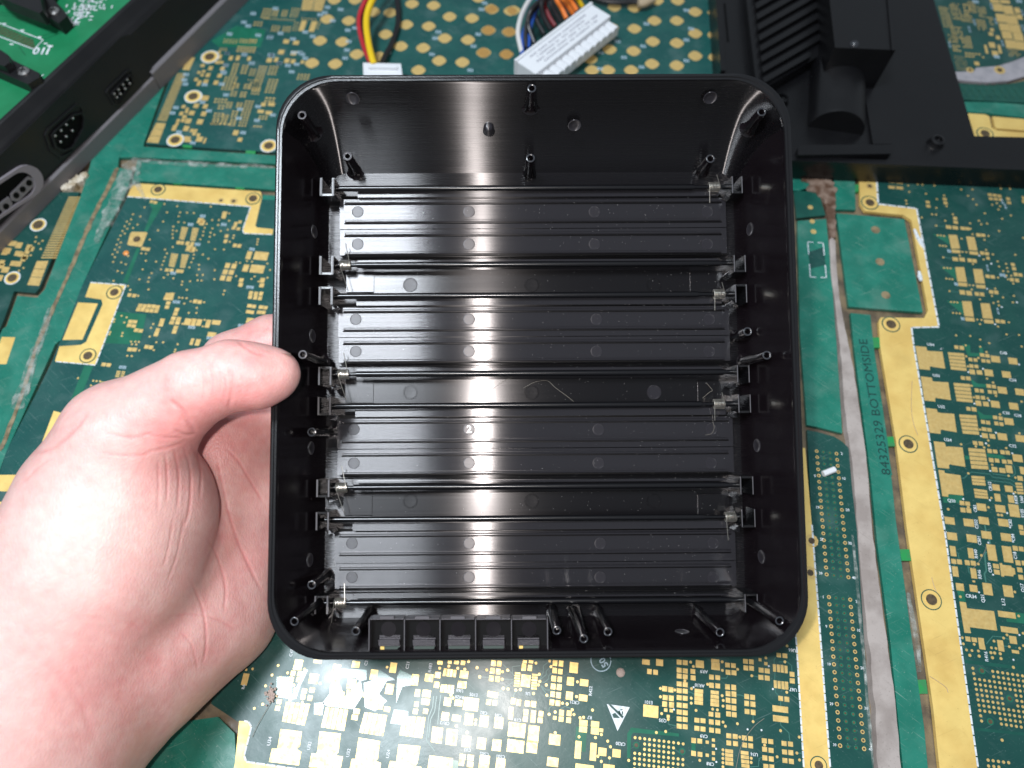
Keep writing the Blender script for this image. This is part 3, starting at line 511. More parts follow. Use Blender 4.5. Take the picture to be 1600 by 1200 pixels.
vs, fs = text_mesh('50', 11 * s_ * 1.3, .03); st.add([(c.x - v.x * .5 - v.y * .86 + .001, c.y + v.x * .86 - v.y * .5 - .0006, ZSILK) for v in vs], fs)
st.build('inspection_stamp', M['silkdim'], b3.root, world=True)
m = MB(); c = P(*B3(945, 258)); m.lathe((c.x, c.y, 0), [(7 * s_, .0), (6.8 * s_, .0002), (5 * s_, .0006), (2 * s_, .0008)], 16); m.build('solder_blob', M['lint'], b3.root, world=True, smooth=True)
cols = ''.join(f'187 {y} 46 46;' for y in (208, 283, 338, 412, 475, 540, 610, 675, 740, 808)) + ''.join(f'243 {y} 46 46;' for y in (212, 290, 345, 418, 480, 546, 616, 682, 745, 813))
b3.pads(B4, cols + '''15 215 40 60;50 458 42 44;107 465 44 44;57 540 48 50;112 545 44 46;57 600 46 46;112 606 44 46;60 655 28 36;112 660 28 36;85 720 28 34;315 295 44 46;317 355 46 46;380 208 75 34;380 243 78 36;372 478 80 36;370 515 78 34;370 552 80 36;370 590 80 34;525 195 76 30;528 230 78 36;528 264 80 34;520 492 76 34;520 532 76 34;520 570 78 34;520 606 80 34;490 348 44 46;548 352 44 44;490 425 44 48;548 430 44 46;640 235 44 44;695 240 44 44;645 303 44 46;700 307 46 46;808 200 44 44;863 205 44 46;812 262 44 46;865 265 44 46;640 440 44 50;698 445 44 50;645 503 44 48;700 508 44 50;645 565 42 48;700 572 44 48;648 630 44 46;700 638 44 48;650 693 44 48;703 700 44 48;820 530 44 48;875 538 44 48;820 595 44 50;878 602 46 50;823 670 44 48;880 678 44 50;485 695 44 44;548 703 46 48;488 768 44 48;548 775 44 48;490 845 44 46;550 853 46 48;353 752 46 44;410 757 46 44;353 828 46 46;410 835 46 46;955 283 46 46;1012 290 46 46;953 350 46 46;1012 357 46 46;1120 142 42 40;1178 148 44 42;1080 262 28 70;1117 266 28 70;1152 270 28 72;1188 276 28 70;1088 414 28 72;1124 420 28 72;1160 425 28 74;1194 428 30 74;1245 322 44 46;1247 383 46 48;1138 548 44 46;1196 556 44 48;1135 648 145 58;1138 740 142 58;652 898 46 46;712 905 46 46;798 918 46 46;855 925 44 46;652 965 44 46;715 972 46 46;800 985 46 46;857 992 44 46;985 945 46 46;1045 952 46 46;988 1025 46 46;1048 1035 46 46;990 1105 46 48;1050 1115 46 48;1000 1185 46 46;1055 1190 44 46;1170 970 46 46;1230 976 46 46;1175 1050 46 46;1233 1056 46 48;1178 1130 46 46;1238 1138 46 48;655 1042 72 34;655 1080 72 32;655 1118 72 34;657 1158 74 34;800 1058 72 34;803 1098 74 34;805 1140 74 34;808 1180 74 34;323 942 44 48;380 948 44 46;322 1063 44 48;382 1072 44 46;508 938 28 30;508 990 30 30;508 1060 28 34;508 1115 28 30;450 958 30 30;450 1080 30 30;945 185 26 30;1000 222 30 30''', 7.4)
b3.vias(B4, '295 208;320 248;303 455;300 545;300 592;345 660;145 468;590 205;592 285;590 522;600 567;598 620;500 648;545 655;598 770;620 808;733 785;880 765;868 335;735 275;453 415;1000 168;1178 205;1195 490;1137 850;1312 910;1290 1060;1315 1125;1105 1095;862 1108;862 1148;597 1030;597 1070;597 1110;597 1150;597 1190;755 910;380 1128;20 688;62 855;988 985;1198 55;240 382', 2.2)
b3.dots(B4, '1027 245;1065 460;137 652;533 1020;535 1143;322 443;828 838;958 845'); b3.pour(B4, '303 965;340 965;340 1040;303 1040')
for t, x, y in (('AR9', 418, 295), ('AR10', 378, 425), ('U66', 1245, 95), ('U67', 1255, 465), ('CR9', 418, 900), ('U74', 890, 1070), ('CR8', 478, 1160)): b3.text(B4, x, y, t, 4.8, 180)
b3.trace(B4, '575 358;630 358;643 330/720 515;760 515;800 530/265 485;295 490;330 510/1090 165;1075 190;1080 230/1120 205;1200 205;1240 240;1245 300/1085 300;1082 380/1085 450;1090 490;1120 525/1138 570;1138 620/1135 770;1140 800;1215 870;1225 950/85 740;90 790;160 805/870 335;930 345/880 700;880 760/965 1100;935 1110;930 1185;850 1190/1295 1060;1355 1062', 1.2)
b3.finish()

# ---- left middle board
b2 = Board('dark teal board left of the tray with a gold bar and square gold pad', 300, 440, -6.0)
b2.poly('board_body', I, [(203, 300), (419, 312), (1222, 350), (1228, 880), (360, 880), (-120, 1050), (-40, 860), (10, 705), (54, 620), (79, 569), (93, 536), (128, 447)], M['maskb'])
b2.poly('gold_border', L7, [(430, 100), (500, 85), (1430, 145), (1440, 155), (1445, 200), (1395, 415), (1410, 428), (1535, 440), (1530, 482), (1310, 472), (1296, 460), (1298, 440), (1360, 265), (395, 185)], M['goldb'], z1=.00003)
b2.dashes(L7, '395 187;1358 266;1296 445;1305 474;1530 484', 12, .85, 1.6)
for x, y, r, h in ((247.4, 296.5, 10, 5.5), (395.6, 310.4, 10.5, 5.8)): b2.ring(x, y, 0, r, h)
b2.vias(L7, '1127 216 2.4;1225 222 3', 2.1, True)
Q5 = Zm(0, 280, 3.53)
b2.poly('gold_border', Q5, [(500, 570), (693, 584), (525, 1025), (303, 1005), (328, 922), (445, 914), (475, 898), (566, 690), (560, 664), (470, 650)], M['goldb'], z1=.00003)
b2.poly('gold_pad', Q5, [(430, 680), (540, 686), (455, 885), (345, 887)], M['goldb'], z1=.00004)
b2.dashes(Q5, '500 570;695 584;527 1026;305 1006', 11, .85, 1.8)
b2.ring(179, 457, 0, 11.5, 6); b2.ring(137.5, 556, 0, 12, 6.5)
b2.poly('frame_rail', I, [(215, 250), (430, 262), (640, 275), (640, 310), (421, 296), (222, 283), (206, 286)], M['rail'])
b2.poly('frame_rail', L7, [(1450, 170), (1600, 180), (1600, 425), (1435, 418)], M['rail'], z1=-.0001)
b2.poly('frame_rail', I, [(186, 262), (206, 266), (201, 290), (128, 447), (122, 462), (130, 468), (158, 470), (158, 478), (137, 524), (126, 531), (93, 532), (86, 538), (74, 565), (48, 622), (10, 705), (-60, 900), (-120, 900), (0, 690), (42, 586), (57, 540), (85, 478), (119, 400), (149, 330)], M['rail'], z1=-.00005)
for q in ([(753, 62), (820, 67), (818, 90), (752, 85)], [(1240, 100), (1310, 105), (1308, 128), (1238, 122)]): b2.poly('breakaway_tab', L7, q, M['bright'], z1=-.0001)
b2.poly('gold_border', I, [(84, 642), (122, 652), (108, 690), (66, 690)], M['goldb'], z1=.00004)
b2.poly('gold_border', I, [(24, 742), (44, 744), (34, 768), (8, 768), (-20, 766), (-10, 742)], M['goldb'], z1=.00004)
b2.poly('gold_border', I, [(-20, 784), (12, 784), (4, 812), (-30, 812)], M['goldb'], z1=.00004)
sq = b2.padpoly(L7, [(430, 462), (545, 464), (552, 474), (510, 572), (500, 580), (400, 566), (395, 556), (418, 475)], 'gold_pad'); px, py = L7(470, 520)
m = MB(); c = P(px, py); k = scales(px, py)[0]; m.prism([(c.x + 5.6 * k * math.cos(a * .449), c.y + 5.6 * k * math.sin(a * .449)) for a in range(14)], 0, .00025); m.build('mounting_hole', M['hole'], b2.root, world=True)
for q in ([(820, 420), (872, 428), (840, 525), (800, 520)], [(905, 428), (955, 432), (925, 535), (885, 530)], [(738, 628), (795, 635), (762, 740), (718, 730)], [(822, 635), (878, 640), (845, 745), (805, 742)]): b2.fingers(L7, q, 8, .28, small=True)
b2.pads(L7, '''795 545 30 26;825 548 26 26;865 552 30 28;902 555 28 28;705 760 30 24;740 762 30 24;790 768 30 26;820 770 28 26;1345 645 40 60;1440 650 110 62;1320 745 44 54;1410 752 110 60;1178 725 38 38;1228 730 38 38;1160 775 38 38;1208 778 38 38;1140 822 38 38;1190 828 38 38;1240 405 26 40;1275 385 26 22;1225 432 28 22;1262 438 28 22;1155 318 36 28;1148 345 34 26;1170 495 28 26;1162 535 28 28;1235 568 30 26;1270 572 30 26;1285 840 34 30;1280 875 34 30;1450 840 36 36;1445 880 36 30;585 225 28 20;615 232 26 20;520 593 34 24;555 598 34 24;965 375 44 40;980 390 40 40;880 590 50 45;905 600 40 40''', 7)
b2.vias(L7, '530 270;440 325;497 342;425 365;392 382;412 400;475 405;440 432;375 418;395 438;358 455;375 475;343 492;325 522;345 545;312 562;335 582;298 600;318 620;280 638;298 660;285 697;348 700;383 715;320 768;355 782;288 845;402 650;705 310;785 262;685 245;1048 265;808 310;862 312;915 315;797 340;675 382;635 450;840 390;795 385;755 420;752 450;748 480;750 510;780 455;570 522;505 630;540 632;750 580;690 600;705 630;690 660;680 690;668 720;658 755;620 695;540 688;515 755;585 785;565 820;558 852;490 833;712 795;755 825;680 820;825 850;885 848;820 875;940 800;985 798;945 840;975 842;1078 762;1075 833;1028 672;985 640;955 720;955 755;915 640;935 605;910 670;895 700;880 740;1030 540;1075 485;1045 468;1060 435;1040 500;990 460;985 490;965 520;1000 430;1015 400;1058 370;1080 597;1150 600;1228 490;1222 510;1195 540;1180 445;1125 455;1105 408;1110 370;1190 318;1190 375;1415 520;1412 540;1408 560;1370 695;1330 690;1245 700;1275 705;1245 808;1490 710;1510 760;1390 810;1420 850;1365 830;1490 820', 1.6)
b2.smudge(L7, '985 340;890 405;1150 405;945 560;755 785;1370 598', 3)
b2.pour(L7, '560 225;680 230;650 290;550 460;525 460;590 285/470 585;495 590;395 860;360 855')
b2.pads(L8, '''412 155 30 26;450 160 30 26;712 155 40 30;745 152 32 28;700 180 40 28;735 182 36 28;715 218 34 26;705 250 34 26;495 238 32 28;530 242 32 28;565 242 32 28;600 245 32 28;632 250 32 28;480 268 32 28;515 270 32 28;550 275 32 28;585 278 32 28;622 280 32 28;782 270 34 28;770 302 34 28;755 338 36 28;797 342 36 28;742 370 36 28;788 372 36 28;773 410 34 28;762 442 34 30;870 365 60 50;910 368 40 55;955 370 40 50;1030 365 36 30;1020 395 36 30;1090 370 66 34;668 355 36 30;658 385 36 30;632 430 32 30;620 462 34 32;420 362 34 24;455 365 34 24;410 392 34 26;445 398 34 26;465 430 34 26;500 435 34 26;415 580 36 28;452 582 34 28;545 560 32 28;580 565 32 28;210 698 34 26;250 702 34 26;1055 465 68 36;925 205 32 28;960 210 32 28;1360 140 30 30;1400 145 30 30;1440 145 30 30;1355 170 30 30;1395 175 30 30;1432 180 30 30;1350 240 36 26;1385 245 30 26;1440 250 36 26;1475 255 30 26;1340 285 36 26;1370 290 30 26;1425 290 36 26;1460 292 30 26;1350 355 50 40;1395 360 40 36;900 520 26 50;945 525 36 50''', 6.8)
b2.fingers(L8, [(190, 830), (240, 835), (200, 945), (160, 940)], 10, .35, small=True); b2.fingers(L8, [(315, 745), (345, 748), (330, 800), (300, 798)], 5, .35, small=True); b2.fingers(L8, [(355, 748), (380, 750), (365, 802), (340, 800)], 5, .35, small=True)
b2.pour(L8, '310 285;545 305;500 505;395 540;215 530/60 705;130 708;5 1020;-60 1010')
b2.vias(L8, '400 85;418 115;480 162;490 33;555 52;560 112;680 18;820 45;822 72;882 45;940 40;975 42;860 115;770 20;1075 35;1155 122;1145 150;840 222;875 295;935 295;938 255;890 205;995 212;800 175;825 178;858 180;350 318;390 330;372 370;295 345;290 365;598 382;580 412;570 480;262 445;255 462;358 452;352 475;425 520;458 520;485 522;432 540;465 542;622 525;675 525;788 540;770 582;765 600;395 630;430 632;488 588;602 585;90 905;120 908;150 910;130 825;155 828;182 830;112 862;140 935;825 380;1000 350;985 400;10 805;85 1005', 1.7)
b2.smudge(L8, '780 210;900 408;1045 492;360 720;1290 395;1355 95', 4)
m = MB(); px, py = L7(385, 628); c = P(px, py); k = scales(px, py)[0]; m.lathe((c.x, c.y, 0), [(4.6 * k, 0), (4.2 * k, .0003), (2.5 * k, .0006)], 14); m.build('orange_blob', M['orange'], b2.root, world=True, smooth=True)
b2.finish()

# ---- far left board
b6 = Board('small corner of green board at far left beside the grey-trimmed console, with edge fingers', 60, 420, -4)
b6.poly('board_body', I, [(124.6, 300), (62, 450), (55, 458), (22, 455), (6, 500), (-60, 650), (-160, 640), (-120, 380), (60, 300)], M['mask'])
b6.poly('frame_rail', I, [(128, 300), (140, 262), (150, 215), (190, 130), (240, 120), (217, 180), (186, 245), (184, 262), (178, 272), (152, 330), (119, 400), (85, 478), (57, 540), (42, 586), (0, 690), (-60, 800), (-160, 800), (-150, 690), (-60, 655), (4, 514), (10, 510), (27, 462), (58, 465), (70, 452)], M['rail'])
b6.fingers(Q5, [(380, 95), (445, 95), (310, 440), (225, 440)], 26, .5, small=True); b6.fingers(Q5, [(205, 450), (268, 450), (215, 590), (150, 585)], 3, .06)
b6.ring(60, 351.5, 0, 11, 7, True); b6.ring(19.5, 434.5, 0, 11, 6.5, True)
b6.poly('gold_border', Q5, [(10, 870), (85, 872), (35, 1020), (-40, 1020)], M['goldb'], z1=.00003)
b6.pads(Q5, '75 465 36 26;105 468 26 26;30 500 40 30;10 480 26 26;130 440 28 26;120 415 30 26;150 400 28 24;160 375 30 26;140 430 28 24;175 385 26 24;0 545 30 30;70 355 40 26;105 365 34 30;30 400 34 34;100 410 36 26;10 460 30 26;40 395 40 30', 9)
b6.vias(Q5, '215 355;235 340;200 320;225 385;170 420;195 345;130 490;105 505', 1.8); b6.finish()

# ---- top board with the rows of round pads
b1 = Board('large teal board at the top, behind the cables, dotted with round gold pads', 700, 60, -6.5)
b1.poly('board_body', I, [(228, 225), (263, 130), (330, -60), (1460, -60), (1330, 268), (430, 238)], M['maskb'])
b1.poly('frame_rail', I, [(186, 246), (217, 180), (244, 120), (320, -60), (324, -60), (259, 128), (225, 223), (224, 229), (430, 243), (640, 256), (640, 268), (430, 256), (215, 246)], M['rail'])
b1.poly('frame_rail', I, [(640, 256), (1290, 280), (1290, 300), (640, 268)], M['rail'])
for q in ([(395, 998), (480, 1005), (478, 1028), (393, 1020)], [(985, 1050), (1075, 1058), (1073, 1085), (983, 1078)]): b1.poly('breakaway_tab', T5, q, M['bright'], z1=.0001)
for x, y in ((274, 219), (302, 151), (328, 89), (420, 228)): b1.ring(x, y, 0, 11.5, 6.2, True)
b1.fingers(T5, [(345, 325), (425, 325), (240, 780), (152, 772)], 30, .52, small=True); b1.fingers(T5, [(147, 790), (236, 796), (165, 985), (55, 975)], 3, .05); b1.padpoly(T5, [(440, 180), (510, 180), (455, 300), (390, 295)])
b1.pads(T5, '''655 280 40 36;630 345 40 36;610 405 44 38;740 350 42 36;705 415 42 38;765 285 40 34;845 185 36 40;910 185 36 44;1015 190 34 38;600 560 72 44;520 632 48 40;605 638 44 40;478 700 50 40;590 708 48 42;445 775 54 44;555 782 56 46;425 845 50 46;315 840 40 50;930 950 40 36;890 885 50 46;1125 685 60 30;1200 698 60 32;1150 620 44 34;1225 620 64 30;580 255 40 26;590 310 30 24;545 320 30 24;575 345 30 24;520 385 34 30;550 410 34 30;540 435 30 20;400 640 34 30;435 665 30 28;380 705 36 34;430 690 30 24;410 735 40 30;395 770 36 30;350 770 30 26;340 800 30 26;480 865 36 30;515 865 30 26;500 895 34 28;540 905 34 26;435 935 64 28;440 960 64 24;550 945 60 46;600 960 20 50;740 175 36 44;735 130 26 26;720 225 44 30;760 225 30 24;1270 200 36 40;1205 205 50 40''', 7)
def clus(cv, rows):
    for x, y, nc, nr, dx, dy, w, h in rows:
        t = ''.join(f'{x + i * dx - j * dy * .33} {y + j * dy + i * 1.5} {w * .84} {h * .74};' for i in range(nc) for j in range(nr)); b1.pads(cv, t, 30)
clus(T5, [(800, 365, 4, 6, 32, 22, 24, 15), (880, 240, 2, 6, 32, 21, 24, 15), (965, 258, 2, 4, 34, 22, 26, 15), (1040, 290, 2, 4, 32, 18, 26, 10), (1120, 265, 3, 11, 28, 22, 21, 15), (1220, 265, 3, 4, 30, 23, 22, 15), (1210, 388, 3, 6, 34, 23, 25, 15), (1180, 560, 3, 2, 34, 28, 26, 18), (880, 425, 2, 4, 34, 13, 30, 9), (985, 430, 2, 4, 34, 13, 28, 9), (860, 500, 2, 3, 34, 18, 28, 11), (950, 505, 2, 4, 34, 14, 28, 10), (1040, 415, 3, 3, 28, 26, 20, 15), (1060, 470, 3, 3, 28, 24, 20, 15), (705, 570, 4, 2, 32, 26, 24, 17), (740, 630, 2, 2, 34, 26, 25, 17), (820, 600, 2, 5, 32, 12, 26, 8), (915, 605, 2, 4, 32, 13, 26, 9), (990, 590, 3, 7, 30, 25, 22, 16), (870, 685, 2, 3, 34, 24, 25, 16), (700, 705, 3, 2, 34, 24, 25, 16), (690, 755, 2, 3, 36, 22, 30, 15), (780, 720, 2, 5, 34, 17, 30, 11), (665, 800, 5, 1, 40, 24, 28, 18), (855, 760, 2, 4, 34, 18, 28, 12), (940, 765, 3, 3, 28, 26, 20, 15), (1065, 825, 3, 1, 30, 20, 22, 16), (1120, 730, 3, 2, 30, 22, 22, 15), (1010, 390, 4, 1, 26, 20, 16, 10), (920, 80, 6, 3, 30, 20, 24, 15), (940, 10, 4, 3, 28, 14, 22, 10), (1030, 10, 3, 4, 26, 10, 24, 8), (790, 10, 5, 3, 28, 15, 18, 9), (750, 95, 3, 2, 26, 14, 16, 10)])
clus(T6, [(430, 75, 3, 4, 26, 21, 20, 14), (510, 85, 2, 5, 26, 11, 22, 7), (585, 85, 2, 5, 26, 11, 22, 7), (660, 70, 3, 4, 24, 20, 16, 12), (425, 150, 10, 1, 27, 20, 16, 10), (355, 180, 3, 2, 26, 22, 18, 14), (680, 180, 2, 5, 22, 16, 12, 9), (855, 180, 2, 4, 20, 16, 12, 9), (735, 150, 5, 1, 26, 20, 14, 10), (500, 210, 3, 4, 24, 13, 18, 8), (590, 215, 3, 4, 24, 12, 18, 8), (710, 600, 4, 3, 26, 18, 18, 12)])
b1.fingers(T6, [(742, -12), (835, -12), (812, 86), (725, 84)], 7, .2, small=True); b1.fingers(T6, [(840, -12), (925, -10), (892, 92), (818, 87)], 7, .2, small=True)
b1.pads(T6, '''605 335 46 32;685 345 46 32;565 420 46 34;665 430 46 34;610 490 40 34;660 495 34 32;520 485 30 36;738 208 44 84;820 214 44 84;735 500 26 26''', 7)
b1.pour(T6, '0 330;200 210;440 240;400 380;60 380')
dot = ''
for s_, cv in (('445 120;580 130;400 255;540 262;350 395;495 400;630 340;840 80;735 75;810 215;940 155;1080 165;1110 35;975 25;905 290;1045 300;1180 240;1210 105;1350 115;1475 60;1325 250;1455 190;1145 380;1290 390;1420 330;1565 340;1580 200;1015 440;770 355;490 0;620 0;1590 70;1390 -12', D2), ('70 55;210 65;50 190;185 200;25 330;165 340;840 45;965 50;825 175;965 180;810 310;960 320;690 370;800 440;945 440;1090 130;1230 130;1080 260;1230 270;1075 400;1230 410;1345 75;1345 210;1345 350;1235 5;1465 80;1465 220;1470 360;1105 5;1350 -50;1480 -60;700 440', D3)):
    for x, y in nums(s_):
        px, py = cv(x, y); sx, sy = scales(px, py); c = P(px, py); m = MB()
        m.prism([(c.x + sx * 10.2 * (1 + .05 * math.cos(4 * a * math.pi / 12)) * math.cos(a * math.pi / 12), c.y + sx * 10.2 * (1 + .05 * math.cos(4 * a * math.pi / 12)) * math.sin(a * math.pi / 12)) for a in range(24)], 0, ZP)
        if not dot: dot = m.build('round_pad', M['gold'], b1.root, world=True); base0 = c.copy()
        else:
            o = place('round_pad', dot.data, b1.root, c - base0)
b1.smudge(D2, '575 190;480 130;620 175;1120 240;1140 200;1100 340;1390 215;1410 60;1360 290;830 330;580 260;290 340;235 330;200 410;85 235;100 350;1430 20;530 60;430 80;1340 440', 3)
b1.smudge(D3, '770 100;755 330;900 360;1020 290;1040 150;1290 65;1290 250;1290 380;1320 180;750 430;230 440;1010 420;860 260', 3)
b1.smudge(T5, '810 140;970 155;1225 155;1040 235;1300 235;800 255;780 325;600 435;760 430;800 530;580 600;640 680;360 880;490 980;960 885;1100 640;1240 720;930 665;920 750;1090 770;300 700;330 650;410 390;425 340;420 430', 3)
b1.smudge(T6, '340 110;480 445;550 510;660 315;760 470;715 425;690 520;1095 405;1080 470;480 300;380 285;300 210;265 180;150 275;560 270;520 70;940 60;880 120;820 295;760 260;130 430;270 440;330 510;120 525;100 580;650 580', 3)
b1.finish()

# ---- top right board
b5 = Board('board in the top right corner with a pale grey curved band', 1540, 60, -7)
b5.poly('board_body', I, [(1400, -60), (1720, -60), (1720, 60), (1600, 88), (1583, 95), (1560, 102), (1524, 106), (1522, 111), (1480, 111)], M['mask'])
b5.poly('curved_band', R8, [(250, 612), (450, 607), (462, 577), (650, 562), (780, 522), (900, 475), (1100, 380), (1100, 560), (873, 652), (740, 690), (560, 702), (280, 680)], M['grey_ring'])
b5.poly('hatched_rail', R8, [(280, 705), (560, 728), (740, 715), (873, 690), (1100, 610), (1100, 900), (873, 875), (300, 845)], M['dimpour'], z1=-.0001)
b5.poly('frame_rail', R8, [(300, 865), (620, 872), (873, 890), (1100, 910), (1100, 1030), (873, 1003), (560, 965), (330, 950)], M['rail'])
b5.poly('gold_border', R8, [(380, 965), (540, 975), (575, 990), (600, 1090), (640, 1112), (873, 1130), (1100, 1150), (1100, 1250), (873, 1215), (400, 1190)], M['goldb'])
b5.poly('gold_border', R8, [(605, 992), (873, 1015), (1100, 1035), (1100, 1135), (873, 1112), (650, 1095), (625, 1080)], M['goldb'])
b5.ring(1539, 209, 0, 11, 6); b5.vias(R8, '665 598 3.6;412 597 2.4', 2.4, True)
b5.pads(R8, '622 10 75 30;710 15 80 30;650 65 80 62;738 85 80 70;680 155 85 68;770 170 90 70;705 232 84 60;797 245 88 65;728 300 84 62;825 315 82 65;758 378 84 70;845 390 80 68;815 90 45 45;835 145 45 40;470 542 40 30;600 385 50 44;625 455 50 40;590 290 36 26;600 255 30 24;650 320 34 30;665 420 24 70;550 420 22 70', 9)
t = ''
for gx, gy, nc, nr, dx, dy, w, h in ((150, 60, 5, 12, 17, 15, 11, 9), (240, 30, 5, 9, 18, 16, 12, 10), (360, 40, 3, 4, 22, 26, 16, 18), (340, 130, 5, 4, 20, 16, 13, 10), (480, 60, 4, 6, 18, 16, 12, 10), (470, 170, 4, 6, 20, 16, 14, 10), (560, 150, 3, 4, 18, 18, 12, 12), (250, 230, 5, 6, 20, 18, 14, 11), (230, 300, 4, 4, 20, 18, 14, 12), (340, 310, 4, 6, 22, 18, 16, 12), (270, 390, 3, 3, 24, 20, 18, 14), (380, 455, 6, 2, 28, 24, 20, 16), (740, 425, 5, 4, 22, 16, 13, 9), (280, 480, 6, 8, 18, 16, 7, 7), (730, 110, 5, 2, 18, 14, 12, 8), (400, 20, 3, 5, 22, 20, 15, 13)):
    t += ''.join(f'{gx + i * dx + j * 4} {gy + j * dy + i * 2} {w * .85} {h * .75};' for i in range(nc) for j in range(nr) if random.random() < .85)
b5.pads(R8, t, 30); b5.smudge(R8, '595 55 90;632 180 90;408 250 90;240 380 90;690 370 90;640 485;860 110 90;865 240 90;450 190 90;830 10;460 15', 3)
hb = MB()
for i in range(9):
    a = P(*R8(330 + i * 62, 845 + i * 3)); b_ = P(*R8(400 + i * 62, 712)); hb.strip([a, b_], .0005, .00003); a = P(*R8(330 + i * 62, 725)); b_ = P(*R8(420 + i * 62, 850)); hb.strip([a, b_], .0005, .00003)
hb.build('hatch_lines', mat('hatch_green', (.02, .10, .07), .4), b5.root, world=True)
b5.finish()

# ---- joints between the boards: filler, resin, cracks (irregular beads of real thickness)
def bead(name, label, cat, pts, widths, h, m, seed=1, amp=.18, z0=ZT):
    """a hardened strip of filler following pts (pixels), uneven in width and height"""
    cl = bez([P(x, y) for x, y in pts], 14); n = len(cl); mb = MB(); rng = random.Random(seed); rows = []
    for i, p in enumerate(cl):
        t = (cl[min(i + 1, n - 1)] - cl[max(i - 1, 0)]).normalized(); nr = Vector((-t.y, t.x, 0)); f = i / (n - 1) * (len(widths) - 1); k = min(int(f), len(widths) - 2)
        w = widths[k] + (widths[k + 1] - widths[k]) * (f - k); q = pts[min(int(i / 14), len(pts) - 1)]; w *= scales(*q)[0] / 2
        w1 = w * (1 + amp * (noise.noise(Vector((i * .21, seed, 0))) * 1.6)); w2 = w * (1 + amp * (noise.noise(Vector((i * .23, seed + 9, 0))) * 1.6)); hh = h * (1 + .5 * noise.noise(Vector((i * .3, seed + 4, 0))))
        if i in (0, n - 1): w1 *= .3; w2 *= .3; hh *= .3
        rows.append([p + nr * w1 + Vector((0, 0, z0)), p + nr * w1 * .86 + Vector((0, 0, hh * .7)), p + Vector((0, 0, hh)) + nr * w * .1, p - nr * w2 * .86 + Vector((0, 0, hh * .7)), p - nr * w2 + Vector((0, 0, z0))])
    mb.add([v for r in rows for v in r], [(i * 5 + k, i * 5 + k + 1, (i + 1) * 5 + k + 1, (i + 1) * 5 + k) for i in range(n - 1) for k in range(4)])
    o = mb.build(name, m, None, smooth=True); tag(o, label, cat); return o
bead('filler_strip', 'long white filler strip running down the joint left of the stamped green rail', 'filler', [(1300, 372), (1303, 430), (1308, 470), (1314, 512), (1322, 560), (1331, 640), (1342, 720), (1350, 815), (1356, 880), (1372, 1010), (1382, 1100), (1391, 1220)], [10, 11, 9, 13, 18, 27, 26, 25, 29, 33, 37, 40], .0004, M['white'], 3, .10)
bead('brown_joint', 'long brown resin-filled crack between the two left boards', 'filler', [(184, 262), (168, 296), (150, 330), (136, 360), (119, 400), (102, 440), (85, 478), (70, 512), (57, 542), (46, 580), (26, 640), (0, 705)], [9, 8, 7, 8, 8, 6, 7, 8, 6, 7, 7, 8], .0002, M['groove'], 31, .35)
bead('burnt_filler', 'dark burnt patch at the top of the white filler strip under the black cover', 'filler', [(1272, 268), (1283, 290), (1296, 312), (1298, 340), (1301, 372)], [46, 52, 22, 14, 12], .0006, M['brown'], 5, .3)
bead('clear_resin', 'thick cloudy resin over the corner where the left boards meet', 'resin', [(212, 252), (203, 272), (190, 300), (172, 335), (150, 380)], [26, 34, 30, 22, 10], .0011, M['clear'], 8, .3)
bead('clear_resin', 'cloudy resin ridge along the joint above the gold bar of the left board', 'resin', [(205, 250), (250, 254), (300, 257), (350, 259), (428, 262)], [9, 8, 11, 8, 7], .0008, M['clear'], 9, .35)
bead('clear_resin', 'whitish resin smear low on the crack at the far left', 'resin', [(80, 480), (68, 520), (52, 560), (40, 600), (25, 640)], [10, 14, 16, 20, 26], .0005, M['clear'], 10, .35)
bead('dried_glue', 'ragged tan dried glue lump by the lower edge of the console', 'glue', [(96, 296), (112, 290), (126, 280), (138, 272)], [14, 16, 18, 10], .0016, M['gum'], 11, .5)
bead('clear_resin', 'clear resin thread lying beside the long gold strip at right', 'resin', [(1418, 925), (1424, 960), (1432, 1005), (1438, 1050)], [5, 9, 9, 4], .0006, M['clear'], 12, .3)
bead('clear_resin', 'pale resin ridge along the right side of the pin strip', 'resin', [(1331, 835), (1336, 880), (1343, 960), (1352, 1060), (1364, 1200)], [4, 5, 5, 5, 5], .0005, M['clear'], 14, .3)
bead('clear_resin', 'clear tapered resin drip crossing the left end of the gold bar', 'resin', [(204, 262), (212, 280), (220, 298), (229, 316)], [16, 12, 8, 3], .0006, M['clear'], 21, .2)
bead('white_sliver', 'long white torn sliver on the gold edge right of the tray', 'sliver', [(1428, 358), (1433, 370), (1440, 382), (1444, 390)], [3, 6, 7, 2], .0008, M['silk'], 15, .2, z0=0)
bead('white_sliver', 'short oval white sliver below the torn one on the gold edge', 'sliver', [(1435, 424), (1437, 432), (1439, 440)], [3, 7, 4], .0008, M['silk'], 16, .2, z0=0)
fr = MB(); A = P(1284, 742); B_ = P(1302, 735); fr.tube([A + Vector((0, 0, .0012)), B_ + Vector((0, 0, .0014))], .0012, 8); tag(fr.build('plastic_fragment', M['nylon'], None), 'tiny white plastic stub lying on the pin strip at right', 'fragment')
lm = MB(); c = P(424, 1085)
for i in range(60):
    a = Vector((random.gauss(0, .0009), random.gauss(0, .0013), .0002 + random.random() * .0008)); lm.lathe((c.x + a.x, c.y + a.y, a.z), [(.0002, 0), (.0004, .0002), (.0002, .0004)], 5)
tag(lm.build('lint_ball', M['lint'], None, smooth=True), 'fluffy pinkish lint speck beside the hand on the bottom board', 'lint')
def fibre(label, pts, r=.00008, m='hairm', z=.0006, name='stray_fibre'):
    b = MB(); b.tube(bez([P(x, y, z) for x, y in pts], 8), r, 5); return tag(b.build(name, M[m], None, smooth=True), label, 'fibre')
